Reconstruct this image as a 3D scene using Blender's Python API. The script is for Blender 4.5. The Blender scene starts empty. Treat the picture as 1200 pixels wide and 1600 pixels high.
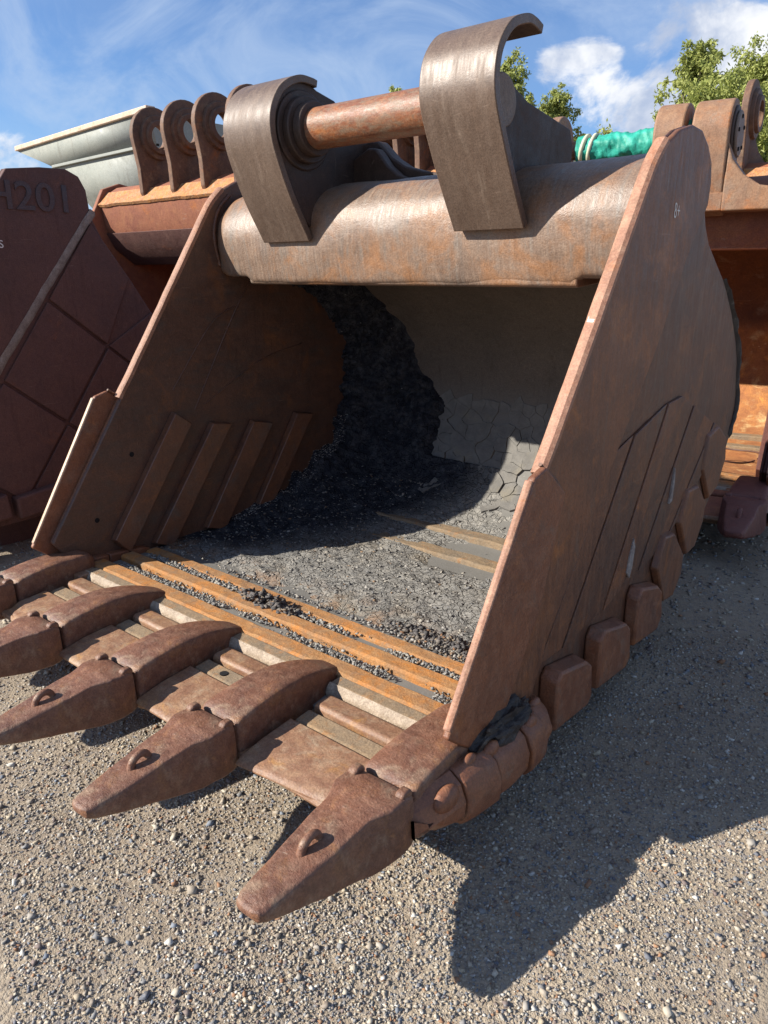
import bpy, bmesh, math, random
import numpy as np
from mathutils import Vector, Matrix, noise as mn

random.seed(7)
rng = np.random.default_rng(7)
scene = bpy.context.scene
COL = scene.collection
R = math.radians

# ------------------------------------------------------------------ camera
cam_d = bpy.data.cameras.new("camera")
cam = bpy.data.objects.new("camera", cam_d)
COL.objects.link(cam)
cam.location = (2.273, 0.0, 1.88)
cam.rotation_euler = (R(90 - 17.42), 0, R(40.05))
cam_d.sensor_fit = 'VERTICAL'
cam_d.sensor_height = 36.0
cam_d.lens = 36.0 * 1180 / 1600
cam_d.clip_start = 0.05
cam_d.clip_end = 3000
scene.camera = cam

# ------------------------------------------------------------------ sun, sky, exposure
SUN_AZ, SUN_EL = 49.0, 31.0            # direction the light travels, from +x towards +y, and its height
sd = bpy.data.lights.new("sun", 'SUN')
sd.energy = 5.0
sd.angle = R(0.55)
sd.color = (1.0, 0.94, 0.84)
sun = bpy.data.objects.new("sun", sd)
COL.objects.link(sun)
_v = Vector((math.cos(R(SUN_AZ)) * math.cos(R(SUN_EL)), math.sin(R(SUN_AZ)) * math.cos(R(SUN_EL)), -math.sin(R(SUN_EL))))
sun.rotation_euler = _v.to_track_quat('-Z', 'Y').to_euler()

vs = scene.view_settings
vs.view_transform = 'Standard'
vs.look = 'None'
vs.gamma = 1.0
vs.use_curve_mapping = False
vs.exposure = 0.95

world = bpy.data.worlds.new("World")
scene.world = world
world.use_nodes = True
wn, wl = world.node_tree.nodes, world.node_tree.links
wn.clear()


def wnode(t, **k):
    n = wn.new(t)
    for a, b in k.items():
        setattr(n, a, b)
    return n


sky = wnode('ShaderNodeTexSky', sky_type='NISHITA')
sky.sun_disc = False
sky.sun_elevation = R(SUN_EL)
sky.sun_rotation = math.atan2(-_v.x, -_v.y)
sky.air_density = 1.0
sky.dust_density = 0.2
sky.ozone_density = 3.0
tc = wnode('ShaderNodeTexCoord')


def wmath(op, a, b=None, c=None, clamp=False):
    n = wnode('ShaderNodeMath', operation=op, use_clamp=clamp)
    for i, v in enumerate((a, b, c)):
        if v is None:
            continue
        if isinstance(v, (int, float)):
            n.inputs[i].default_value = v
        else:
            wl.new(v, n.inputs[i])
    return n.outputs[0]


def wnoise(scale, detail, rough, stretch=(1, 1, 1), rot=(0, 0, 0), dist=0.0, off=(0, 0, 0)):
    m = wnode('ShaderNodeMapping')
    m.inputs['Scale'].default_value = stretch
    m.inputs['Rotation'].default_value = rot
    m.inputs['Location'].default_value = off
    wl.new(tc.outputs['Generated'], m.inputs[0])
    n = wnode('ShaderNodeTexNoise')
    n.inputs['Scale'].default_value = scale
    n.inputs['Detail'].default_value = detail
    n.inputs['Roughness'].default_value = rough
    n.inputs['Distortion'].default_value = dist
    wl.new(m.outputs[0], n.inputs[0])
    return n.outputs[0]


def wramp(x, lo, hi):
    n = wnode('ShaderNodeMapRange', interpolation_type='SMOOTHSTEP')
    wl.new(x, n.inputs[0])
    n.inputs[1].default_value = lo
    n.inputs[2].default_value = hi
    return n.outputs[0]


def wblob(direction, inner, outer):
    d = Vector(direction).normalized()
    n = wnode('ShaderNodeVectorMath', operation='DOT_PRODUCT')
    wl.new(tc.outputs['Generated'], n.inputs[0])
    n.inputs[1].default_value = d
    return wramp(n.outputs['Value'], math.cos(R(outer)), math.cos(R(inner)))


def DIR(px, py):
    """compass direction of a cloud as seen from the yard, from its bearing and height in the sky"""
    v = Vector(((px - 600) / 1180, (800 - py) / 1180, -1))
    return tuple((cam.rotation_euler.to_matrix() @ v).normalized())


sep = wnode('ShaderNodeSeparateXYZ')
wl.new(tc.outputs['Generated'], sep.inputs[0])
elev = sep.outputs[2]
cirrus = wramp(wnoise(2.6, 7, 0.62, (1.0, 2.6, 3.4), (0.4, 0.5, 0.9), 0.9, (0.3, 0.1, 0.7)), 0.38, 0.72)
veil = wramp(wnoise(1.3, 4, 0.55, (1, 1.6, 2.4), (0.2, 0.1, 0.4), 0.4, (2.1, 0, 0)), 0.38, 0.68)
hi_c = wmath('MULTIPLY', wmath('ADD', wmath('MULTIPLY', cirrus, 0.62), wmath('MULTIPLY', veil, 0.38), clamp=True), 0.9)
cum_n = wnoise(7.0, 9, 0.60, (1, 1, 1.5), (0, 0, 0), 0.3, (4.2, 1.3, 0.4))
CUMULI = [(DIR(905, 140), 1.5, 4.6), (DIR(970, 175), 1.0, 4.0), (DIR(1090, 95), 2.0, 5.5), (DIR(1200, 120), 2.0, 5.0), (DIR(20, 250), .6, 2.6),
          ((0.25, 0.94, 0.20), 2.0, 9.0), ((0.6, 0.78, 0.20), 3.0, 12.0), ((-0.98, -0.15, 0.18), 3.0, 10.0), ((0.9, -0.4, 0.2), 3.0, 12.0)]
cum_m = None
for d_, i_, o_ in CUMULI:
    b_ = wblob(d_, i_, o_)
    cum_m = b_ if cum_m is None else wmath('MAXIMUM', cum_m, b_)
cum = wramp(wmath('ADD', cum_n, wmath('MULTIPLY', cum_m, 0.25)), 0.66, 0.79)
cum = wmath('MULTIPLY', cum, wramp(cum_m, 0.0, 0.25))
cshade = wramp(wnoise(9.0, 6, 0.6, (1, 1, 1.2), (0, 0, 0), 0.2, (4.2, 1.3, 0.47)), 0.36, 0.62)

m1 = wnode('ShaderNodeMixRGB')
wl.new(hi_c, m1.inputs[0])
tint = wnode('ShaderNodeMixRGB', blend_type='MULTIPLY')
tint.inputs[0].default_value = 1.0
wl.new(sky.outputs[0], tint.inputs[1])
tint.inputs[2].default_value = (1.05, 1.24, 1.55, 1)
wl.new(tint.outputs[0], m1.inputs[1])
m1.inputs[2].default_value = (5.6, 6.9, 9.0, 1)
cc = wnode('ShaderNodeMixRGB')
wl.new(cshade, cc.inputs[0])
cc.inputs[1].default_value = (4.8, 5.7, 7.6, 1)
cc.inputs[2].default_value = (10.0, 10.2, 10.6, 1)
m2 = wnode('ShaderNodeMixRGB')
wl.new(cum, m2.inputs[0])
wl.new(m1.outputs[0], m2.inputs[1])
wl.new(cc.outputs[0], m2.inputs[2])
bg = wnode('ShaderNodeBackground')
bg.inputs[1].default_value = 0.052
wl.new(m2.outputs[0], bg.inputs[0])
out = wnode('ShaderNodeOutputWorld')
wl.new(bg.outputs[0], out.inputs[0])

# ------------------------------------------------------------------ materials


class MT:
    def __init__(s, name):
        s.m = bpy.data.materials.new(name)
        s.m.use_nodes = True
        s.n, s.l = s.m.node_tree.nodes, s.m.node_tree.links
        s.b = s.n['Principled BSDF']
        s.tc = s.n.new('ShaderNodeTexCoord')

    def put(s, sock, v):
        if isinstance(v, (int, float)):
            sock.default_value = v
        elif isinstance(v, (tuple, list)):
            sock.default_value = tuple(v) + ((1,) if len(v) == 3 and sock.type == 'RGBA' else ())
        else:
            s.l.new(v, sock)

    def noise(s, scale, detail=6, rough=.6, stretch=None, dist=0.0, rot=(0, 0, 0), off=(0, 0, 0)):
        n = s.n.new('ShaderNodeTexNoise')
        n.inputs['Scale'].default_value = scale
        n.inputs['Detail'].default_value = detail
        n.inputs['Roughness'].default_value = rough
        n.inputs['Distortion'].default_value = dist
        mp = s.n.new('ShaderNodeMapping')
        mp.inputs['Scale'].default_value = stretch or (1, 1, 1)
        mp.inputs['Rotation'].default_value = rot
        mp.inputs['Location'].default_value = off
        s.l.new(s.tc.outputs['Object'], mp.inputs[0])
        s.l.new(mp.outputs[0], n.inputs[0])
        return n.outputs[0]

    def voro(s, scale, feature='F1', stretch=(1, 1, 1), out='Distance'):
        n = s.n.new('ShaderNodeTexVoronoi')
        n.feature = feature
        n.inputs['Scale'].default_value = scale
        mp = s.n.new('ShaderNodeMapping')
        mp.inputs['Scale'].default_value = stretch
        s.l.new(s.tc.outputs['Object'], mp.inputs[0])
        s.l.new(mp.outputs[0], n.inputs[0])
        return n.outputs[out]

    def ramp(s, x, lo, hi, a=0.0, b=1.0):
        n = s.n.new('ShaderNodeMapRange')
        n.interpolation_type = 'SMOOTHSTEP'
        s.put(n.inputs[0], x)
        for i, v in zip((1, 2, 3, 4), (lo, hi, a, b)):
            n.inputs[i].default_value = v
        return n.outputs[0]

    def mix(s, f, a, b, mode='MIX'):
        n = s.n.new('ShaderNodeMixRGB')
        n.blend_type = mode
        s.put(n.inputs[0], f)
        s.put(n.inputs[1], a)
        s.put(n.inputs[2], b)
        return n.outputs[0]

    def math(s, op, a, b, clamp=False):
        n = s.n.new('ShaderNodeMath')
        n.operation = op
        n.use_clamp = clamp
        s.put(n.inputs[0], a)
        s.put(n.inputs[1], b)
        return n.outputs[0]

    def bump(s, h, strength, dist, prev=None):
        n = s.n.new('ShaderNodeBump')
        n.inputs['Strength'].default_value = strength
        n.inputs['Distance'].default_value = dist
        s.put(n.inputs['Height'], h)
        if prev is not None:
            s.l.new(prev, n.inputs['Normal'])
        return n.outputs[0]

    def xyz(s):
        n = s.n.new('ShaderNodeSeparateXYZ')
        s.l.new(s.tc.outputs['Object'], n.inputs[0])
        return n.outputs

    def done(s, col, rough=.8, normal=None, metallic=0.0, spec=.3):
        s.put(s.b.inputs['Base Color'], col)
        s.put(s.b.inputs['Roughness'], rough)
        s.put(s.b.inputs['Metallic'], metallic)
        s.b.inputs['Specular IOR Level'].default_value = spec
        if normal is not None:
            s.l.new(normal, s.b.inputs['Normal'])
        return s.m


def rust(name, c1, c2, c3, rough=.75, streak=None, orange=0.0, grey=0.0, grey_c=(.3, .26, .22), scale=1.0, spec=.35, bumps=1.0,
         orange_c=(.42, .15, .035), metallic=0.0, scratches=0.14):
    t = MT(name)
    big = t.noise(2.3 * scale, 8, .62, dist=.6)
    mid = t.noise(11 * scale, 8, .68, stretch=streak, off=(3, 1, 2))
    fine = t.noise(150, 4, .7)
    col = t.mix(t.ramp(big, .30, .70), c1, c2)
    col = t.mix(t.ramp(mid, .40, .76, 0, .6), col, c3)
    if grey > 0:
        g = t.noise(5 * scale, 9, .66, stretch=streak, off=(8, 5, 1), dist=.4)
        col = t.mix(t.ramp(g, .58 - .24 * grey, .80 - .16 * grey, 0, .8), col, grey_c)
    if orange > 0:
        o = t.noise(3.7 * scale, 10, .7, off=(1, 7, 4), dist=.8)
        col = t.mix(t.ramp(o, .60 - .24 * orange, .84 - .2 * orange, 0, .85), col, orange_c)
    # pitted speckle and hair scratches
    col = t.mix(t.ramp(fine, .36, .64, 0, .5), col, t.mix(1, col, (.45, .42, .40), 'MULTIPLY'))
    m45 = t.noise(34, 5, .7, off=(2, 8, 3), dist=.3)
    col = t.mix(t.ramp(m45, .50, .66, 0, .28), col, t.mix(1, col, (.58, .55, .54), 'MULTIPLY'))
    col = t.mix(t.ramp(m45, .47, .34, 0, .25), col, t.mix(1, col, (1.38, 1.34, 1.3), 'MULTIPLY'))
    # runs and smears
    rn = t.noise(6 * scale, 6, .65, stretch=(3.5, 3.5, .35), off=(7, 3, 3))
    col = t.mix(t.ramp(rn, .56, .66, 0, .35 * min(1, scratches * 7 + .3)), col, t.mix(1, col, (.62, .56, .54), 'MULTIPLY'))
    sp = t.noise(62, 3, .55, off=(5, 2, 9))
    col = t.mix(t.ramp(sp, .64, .74, 0, .35), col, t.mix(1, col, (1.7, 1.75, 1.8), 'MULTIPLY'))
    if scratches > 0:
        sc = t.noise(9, 2, .5, stretch=(1, 22, 1.2), rot=(.5, .3, .2), dist=1.2)
        sc2 = t.noise(7, 2, .5, stretch=(1.3, 1, 26), rot=(.7, .1, .9), dist=1.0, off=(2, 4, 1))
        s_ = t.math('MAXIMUM', t.ramp(sc, .715, .73), t.ramp(sc2, .725, .735))
        col = t.mix(t.math('MULTIPLY', s_, scratches), col, (.42, .36, .31))
    ro = t.ramp(mid, .3, .75, rough - .12, min(1, rough + .12))
    col = t.mix(1, col, (1.0, .905, .81), 'MULTIPLY')
    nb = t.bump(fine, .30 * bumps, .004)
    nb = t.bump(t.noise(28, 6, .65, off=(9, 9, 1)), .2 * bumps, .008, nb)
    nb = t.bump(t.noise(5, 4, .5, off=(4, 0, 3)), .25 * bumps, .03, nb)
    return t.done(col, ro, nb, metallic, spec)


M = {}
M['tooth'] = rust('tooth_rust', (.20, .096, .060), (.125, .062, .045), (.27, .155, .105), .52, orange=.35, orange_c=(.32, .165, .065), scale=2.8, grey=.35, grey_c=(.30, .225, .165), spec=.5, bumps=2.2, scratches=.3)
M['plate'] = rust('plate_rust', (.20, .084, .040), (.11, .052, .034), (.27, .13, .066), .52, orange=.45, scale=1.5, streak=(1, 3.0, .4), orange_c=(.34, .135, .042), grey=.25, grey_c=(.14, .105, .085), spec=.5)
M['platedark'] = rust('plate_rust_dark', (.14, .064, .037), (.085, .044, .033), (.20, .10, .053), .50, orange=.42, scale=1.6, streak=(1, 3.0, .4), orange_c=(.27, .11, .036), grey=.25, grey_c=(.11, .088, .075), spec=.5)  # darker plate rust; the rear area's different light is put into this colour
M['block'] = rust('wear_block_rust', (.245, .100, .052), (.165, .070, .042), (.30, .155, .09), .52, orange=.35, scale=1.8, orange_c=(.36, .145, .05), grey=.25, grey_c=(.18, .135, .11), spec=.5, bumps=1.6)
M['inner'] = rust('inner_plate_rust', (.115, .060, .042), (.075, .044, .036), (.16, .082, .048), .52, orange=.36, grey=.45, grey_c=(.07, .06, .056), orange_c=(.21, .085, .03), scale=1.6, streak=(1, .6, 1.8), spec=.6)
M['rimedge'] = rust('polished_edge', (.60, .47, .36), (.48, .33, .24), (.68, .58, .48), .5, scale=2, scratches=0)
M['liner'] = rust('liner_rust', (.165, .076, .045), (.11, .055, .038), (.22, .105, .055), .46, orange=.4, scale=2, orange_c=(.27, .105, .03), grey=.35, grey_c=(.10, .09, .088), spec=.7)
M['edge'] = rust('worn_edge', (.40, .225, .165), (.27, .145, .10), (.48, .34, .26), .62, scale=2.4, orange=.25)
M['strap'] = rust('strap_steel', (.145, .108, .088), (.120, .090, .075), (.17, .13, .106), .50, streak=(4, 1, .5), spec=.45, bumps=.5, scale=.8, metallic=.05, grey=.15, grey_c=(.24, .20, .17))
M['tube'] = rust('tube_steel', (.225, .165, .13), (.155, .115, .095), (.31, .24, .185), .47, streak=(6, .8, .5), orange=.7, orange_c=(.29, .15, .07), spec=.5, bumps=1.2, grey=.5, grey_c=(.19, .18, .17), scale=1.3)
M['pin'] = rust('pin_rust', (.26, .10, .048), (.17, .065, .042), (.34, .22, .13), .5, streak=(1, 3, 3), grey=.8, grey_c=(.22, .185, .145), scale=3.0, orange=.45, orange_c=(.38, .15, .05))
M['lug'] = rust('lug_dark', (.075, .05, .042), (.05, .038, .034), (.11, .075, .06), .6, bumps=.7)
M['bar'] = rust('orange_bar', (.40, .205, .075), (.28, .175, .10), (.43, .29, .15), .85, orange=.62, orange_c=(.50, .20, .035), scale=3.4, streak=(.5, 1, 1), scratches=0, grey=.3, grey_c=(.25, .20, .15), bumps=2)
M['dustybar'] = rust('dusty_bar', (.27, .21, .14), (.20, .175, .14), (.33, .25, .16), .9, orange=.35, orange_c=(.42, .19, .05), scale=3, scratches=0, bumps=2)
M['lip'] = rust('lip_worn', (.27, .16, .10), (.19, .10, .065), (.36, .25, .16), .55, orange=.4, orange_c=(.40, .22, .07), scale=3.0, streak=(.7, 1, 1), grey=.4, grey_c=(.34, .285, .215), spec=.5, bumps=1.6)
M['weld'] = rust('bright_weld', (.42, .37, .31), (.27, .22, .17), (.52, .48, .41), .6, scale=6, bumps=2.5, scratches=0)
M['wrap'] = rust('wrapper_steel', (.135, .118, .105), (.11, .098, .088), (.16, .14, .125), .72, streak=(.4, 1, 1), scale=1.5, scratches=.1)
M['purple'] = rust('purple_brown', (.125, .062, .058), (.095, .05, .05), (.15, .08, .068), .75, orange=.12, scale=1.0, scratches=.15, orange_c=(.25, .09, .04))
M['redrust'] = rust('red_rust', (.30, .125, .075), (.22, .085, .06), (.36, .18, .10), .8, orange=.3, scale=.9, scratches=.15)
M['orangetop'] = rust('orange_ledge', (.50, .26, .11), (.34, .14, .07), (.62, .45, .26), .85, orange=.6, orange_c=(.60, .25, .05), scale=5, streak=(1, 1, .6), scratches=0, grey=.5, grey_c=(.42, .36, .28), bumps=3)
M['bluegrey'] = rust('bare_blue_steel', (.33, .34, .36), (.20, .18, .19), (.42, .42, .43), .6, scale=5, grey=.2)
M['bin'] = rust('grey_paint', (.29, .34, .345), (.26, .31, .32), (.33, .375, .38), .65, scale=.5, scratches=.1, bumps=.15, grey=.0)
M['rim'] = rust('chalky_rim', (.66, .60, .53), (.55, .42, .33), (.74, .71, .66), .8, scale=2.0, scratches=0, orange=.2)
M['cap'] = rust('pin_cap', (.24, .20, .17), (.19, .15, .13), (.28, .24, .21), .6, scale=3, bumps=.5)
M['burnt'] = rust('burnt_black', (.022, .020, .022), (.035, .03, .03), (.06, .055, .055), .55, scale=4, bumps=2.2, scratches=0, grey=.2, grey_c=(.2, .19, .18))


M['faded'] = rust('faded_blue_paint', (.075, .068, .088), (.10, .06, .062), (.10, .10, .125), .7, scale=5, scratches=.2)


_t = M['wrap'].node_tree
_b = _t.nodes['Principled BSDF']
_src = _b.inputs['Base Color'].links[0].from_socket
_tc = _t.nodes.new('ShaderNodeTexCoord')
_sp = _t.nodes.new('ShaderNodeSeparateXYZ')
_t.links.new(_tc.outputs['Object'], _sp.inputs[0])
_mr = _t.nodes.new('ShaderNodeMapRange')
_mr.interpolation_type = 'SMOOTHSTEP'
_mr.inputs[1].default_value = 1.32
_mr.inputs[2].default_value = .95
_t.links.new(_sp.outputs[2], _mr.inputs[0])
_mx = _t.nodes.new('ShaderNodeMixRGB')
_t.links.new(_mr.outputs[0], _mx.inputs[0])
_t.links.new(_src, _mx.inputs[1])
_mx.inputs[2].default_value = (.15, .143, .13, 1)
_t.links.new(_mx.outputs[0], _b.inputs['Base Color'])


def flat(name, c, rough=.6, bump=0.0, bs=40):
    t = MT(name)
    n = t.noise(bs, 5, .6)
    col = t.mix(t.ramp(n, .3, .7), c, tuple(x * .78 for x in c))
    return t.done(col, rough, t.bump(n, bump, .01) if bump else None)


M['white'] = flat('chalk_white', (.72, .70, .66), .9)
M['chip'] = flat('white_chip', (.8, .78, .74), .7)
M['weldline'] = flat('grey_weld', (.30, .28, .27), .7, .5, 90)
M['hole'] = flat('dark_hole', (.012, .011, .012), .9)
M['cable'] = flat('brown_cable', (.10, .05, .035), .6)


def residue_mat():
    t = MT('caked_residue')
    x = t.xyz()
    big = t.noise(2.2, 8, .62, dist=.4)
    f = t.noise(70, 8, .75)
    m = t.noise(16, 8, .7, off=(4, 4, 4))
    grey = t.mix(t.ramp(m, .35, .66), (.33, .31, .275), (.225, .217, .20))
    grey = t.mix(t.ramp(big, .5, .68, 0, .7), grey, (.26, .215, .155))
    # tarry deposit packed into the far left corner of the bowl
    side = t.math('ADD', t.math('MULTIPLY', x[0], -1.0), t.math('MULTIPLY', t.math('SUBTRACT', x[1], 2.4), .62))
    side = t.math('ADD', side, t.math('MULTIPLY', t.math('SUBTRACT', big, .5), .9))
    tar = t.ramp(side, .62, 1.15)
    col = t.mix(tar, grey, t.mix(t.ramp(m, .4, .7), (.024, .026, .035), (.085, .086, .094)))
    rustf = t.math('MULTIPLY', t.ramp(x[1], 2.45, 2.02), t.ramp(t.noise(6, 9, .7, off=(2, 2, 2)), .46, .60))
    col = t.mix(rustf, col, (.34, .17, .07))
    pale = t.ramp(t.voro(85), .10, .04)
    col = t.mix(t.math('MULTIPLY', pale, t.ramp(t.noise(9, 3, .5), .55, .7, 0, .7)), col, (.42, .40, .38))
    col = t.mix(t.ramp(f, .3, .7, 0, .5), col, t.mix(1, col, (.45, .45, .46), 'MULTIPLY'))
    mp = t.n.new('ShaderNodeMapping')
    wv = t.n.new('ShaderNodeVectorMath')
    wv.operation = 'ADD'
    t.l.new(t.tc.outputs['Object'], wv.inputs[0])
    nn = t.n.new('ShaderNodeTexNoise')
    nn.inputs['Scale'].default_value = 9
    t.l.new(t.tc.outputs['Object'], nn.inputs[0])
    sc = t.n.new('ShaderNodeVectorMath')
    sc.operation = 'SCALE'
    sc.inputs['Scale'].default_value = .12
    t.l.new(nn.outputs['Color'], sc.inputs[0])
    t.l.new(sc.outputs[0], wv.inputs[1])
    vo = t.n.new('ShaderNodeTexVoronoi')
    vo.feature = 'DISTANCE_TO_EDGE'
    vo.inputs['Scale'].default_value = 26
    t.l.new(wv.outputs[0], vo.inputs[0])
    crack = t.ramp(vo.outputs['Distance'], 0.0, .09)
    patch = t.ramp(t.noise(5, 3, .5, off=(6, 1, 1)), .42, .58)
    col = t.mix(t.math('MULTIPLY', t.ramp(crack, .5, 0, 0, .6), patch), col, t.mix(1, col, (.35, .35, .36), 'MULTIPLY'))
    nb = t.bump(f, .5, .010)
    nb = t.bump(m, .8, .03, nb)
    nb = t.bump(crack, .8, .012, nb)
    return t.done(col, .92, nb, 0, .15)


M['residue'] = residue_mat()


def mud_mat():
    t = MT('dried_mud')
    m = t.noise(14, 8, .7)
    f = t.noise(110, 5, .7)
    col = t.mix(t.ramp(m, .35, .65), (.175, .165, .15), (.135, .128, .118))
    col = t.mix(t.ramp(t.noise(4, 4, .6, off=(3, 3, 3)), .5, .66, 0, .6), col, (.20, .175, .13))
    return t.done(col, .95, t.bump(f, .35, .006, t.bump(m, .4, .015)), 0, .1)


M['mud'] = mud_mat()


def island_mat(name, stops, rough=.85, bumpy=.3):
    t = MT(name)
    g = t.n.new('ShaderNodeNewGeometry')
    r = t.n.new('ShaderNodeValToRGB')
    r.color_ramp.interpolation = 'CONSTANT'
    el = r.color_ramp.elements
    el[0].position, el[0].color = 0, tuple(stops[0][1]) + (1,)
    el[1].position, el[1].color = stops[1][0], tuple(stops[1][1]) + (1,)
    for p, c in stops[2:]:
        e = el.new(p)
        e.color = tuple(c) + (1,)
    t.l.new(g.outputs['Random Per Island'], r.inputs[0])
    n = t.noise(60, 5, .6)
    col = t.mix(t.ramp(n, .35, .65, 0, .4), r.outputs[0], t.mix(1, r.outputs[0], (.6, .6, .62), 'MULTIPLY'))
    return t.done(col, rough, t.bump(n, bumpy, .004), 0, .25)


M['stone'] = island_mat('gravel_stones', [(0, (.35, .30, .24)), (.18, (.26, .22, .18)), (.30, (.23, .225, .22)), (.42, (.45, .40, .32)), (.54, (.14, .145, .165)),
                                          (.60, (.34, .31, .27)), (.70, (.38, .32, .235)), (.80, (.19, .15, .135)), (.87, (.52, .49, .44)), (.93, (.30, .17, .10)), (.965, (.20, .22, .25))])
M['flake'] = island_mat('residue_chips', [(0, (.22, .21, .19)), (.3, (.30, .28, .25)), (.55, (.17, .165, .16)), (.8, (.33, .30, .25)), (.93, (.24, .16, .10))], .95, .4)
M['crumb'] = island_mat('dark_crumbs', [(0, (.11, .10, .095)), (.3, (.16, .14, .12)), (.55, (.075, .07, .068)), (.8, (.22, .17, .12)), (.93, (.20, .11, .06))], .95, .4)
M['darkflake'] = island_mat('tar_chips', [(0, (.03, .03, .035)), (.5, (.055, .055, .06)), (.75, (.10, .095, .095)), (.9, (.02, .02, .024)), (.97, (.25, .24, .23))], .9, .4)


def ground_mat():
    t = MT('gravel_ground')
    big = t.noise(.9, 6, .6, dist=.5)
    g1 = t.n.new('ShaderNodeTexVoronoi')
    g1.inputs['Scale'].default_value = 85
    t.l.new(t.tc.outputs['Object'], g1.inputs[0])
    g2 = t.n.new('ShaderNodeTexVoronoi')
    g2.inputs['Scale'].default_value = 240
    t.l.new(t.tc.outputs['Object'], g2.inputs[0])
    s = t.n.new('ShaderNodeSeparateColor')
    t.l.new(g1.outputs['Color'], s.inputs[0])
    r = t.n.new('ShaderNodeValToRGB')
    el = r.color_ramp.elements
    el[0].color = (.24, .20, .155, 1)
    el[1].color = (.50, .42, .30, 1)
    for p, c in ((.3, (.40, .32, .22)), (.5, (.25, .24, .23)), (.65, (.45, .37, .26)), (.85, (.33, .26, .18))):
        e = el.new(p)
        e.color = tuple(c) + (1,)
    t.l.new(s.outputs[0], r.inputs[0])
    dust = t.mix(t.ramp(t.noise(160, 4, .7), .35, .65), (.50, .42, .30), (.38, .315, .225))
    col = t.mix(t.ramp(t.noise(18, 5, .7), .42, .6, .2, .8), r.outputs[0], dust)
    col = t.mix(t.ramp(big, .42, .58, 0, .5), col, t.mix(1, col, (.72, .71, .72), 'MULTIPLY'))
    col = t.mix(1, col, (.76, .75, .78), 'MULTIPLY')
    nb = t.bump(g2.outputs['Distance'], .5, -.004)
    nb = t.bump(g1.outputs['Distance'], .45, -.007, nb)
    return t.done(col, .95, nb, 0, .15)


M['ground'] = ground_mat()


def cloth_mat():
    t = MT('green_tarp')
    n = t.noise(14, 5, .6)
    w = t.xyz()
    col = t.mix(t.ramp(n, .4, .62), (.015, .24, .17), (.03, .36, .27))
    return t.done(col, .55, t.bump(n, .5, .02), 0, .4)


M['tarp'] = cloth_mat()
M['tape'] = flat('pale_tape', (.55, .55, .40), .6)


def leaf_mat(name, a, b):
    t = MT(name)
    g = t.n.new('ShaderNodeNewGeometry')
    col = t.mix(g.outputs['Random Per Island'], a, b)
    t.done(col, .55, None, 0, .3)
    tr = t.n.new('ShaderNodeBsdfTranslucent')
    t.l.new(col, tr.inputs[0])
    mx = t.n.new('ShaderNodeMixShader')
    mx.inputs[0].default_value = .35
    t.l.new(t.b.outputs[0], mx.inputs[1])
    t.l.new(tr.outputs[0], mx.inputs[2])
    t.l.new(mx.outputs[0], t.n['Material Output'].inputs[0])
    return t.m


M['leaf'] = leaf_mat('leaf_green', (.22, .26, .06), (.40, .42, .13))
M['bark'] = flat('pale_bark', (.30, .25, .2), .9, .5, 12)

# ------------------------------------------------------------------ helpers


def new_mesh(name, verts, faces, mat=None, smooth=35.0):
    me = bpy.data.meshes.new(name)
    me.from_pydata([tuple(map(float, v)) for v in verts], [], faces)
    me.validate()
    bm = bmesh.new()
    bm.from_mesh(me)
    bmesh.ops.recalc_face_normals(bm, faces=bm.faces)
    bm.to_mesh(me)
    bm.free()
    if smooth:
        me.polygons.foreach_set('use_smooth', [True] * len(me.polygons))
        me.set_sharp_from_angle(angle=R(smooth))
    if mat:
        me.materials.append(mat)
    return me


def raw_mesh(name, verts, faces, mat, smooth=False):
    """big joined meshes, numpy arrays in"""
    me = bpy.data.meshes.new(name)
    nv, nf, k = len(verts), len(faces), faces.shape[1]
    me.vertices.add(nv)
    me.vertices.foreach_set('co', np.asarray(verts, np.float32).ravel())
    me.loops.add(nf * k)
    me.loops.foreach_set('vertex_index', faces.astype(np.int32).ravel())
    me.polygons.add(nf)
    me.polygons.foreach_set('loop_start', np.arange(0, nf * k, k, dtype=np.int32))
    me.polygons.foreach_set('loop_total', np.full(nf, k, np.int32))
    me.update()
    if smooth:
        me.polygons.foreach_set('use_smooth', [True] * nf)
    me.materials.append(mat)
    return me


def link(name, me, parent=None, bevel=0.0, seg=2, label=None):
    o = bpy.data.objects.new(name, me)
    COL.objects.link(o)
    if parent is not None:
        o.parent = parent
    if label:
        o['label'] = label
    if bevel:
        b = o.modifiers.new('bevel', 'BEVEL')
        b.width = bevel
        b.segments = seg
        b.limit_method = 'ANGLE'
        b.angle_limit = R(28)
        b.harden_normals = False
    return o


def thing(name, label, cat, loc=(0, 0, 0), rz=0.0, group=None, scale=1.0):
    o = bpy.data.objects.new(name, None)
    COL.objects.link(o)
    o.location = loc
    o.rotation_euler = (0, 0, rz)
    o.scale = (scale,) * 3
    o.empty_display_size = .2
    o['label'] = label
    o['category'] = cat
    if group:
        o['group'] = group
    return o


def tag(o, label, cat, group=None, kind=None):
    o['label'] = label
    if cat:
        o['category'] = cat
    if group:
        o['group'] = group
    if kind:
        o['kind'] = kind
    return o


def copy_tree(o, parent=None, skip=()):
    c = o.copy()
    COL.objects.link(c)
    c.parent = parent
    for ch in list(o.children):
        if ch.name.split('.')[0] in skip:
            continue
        copy_tree(ch, c, skip)
    return c


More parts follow.
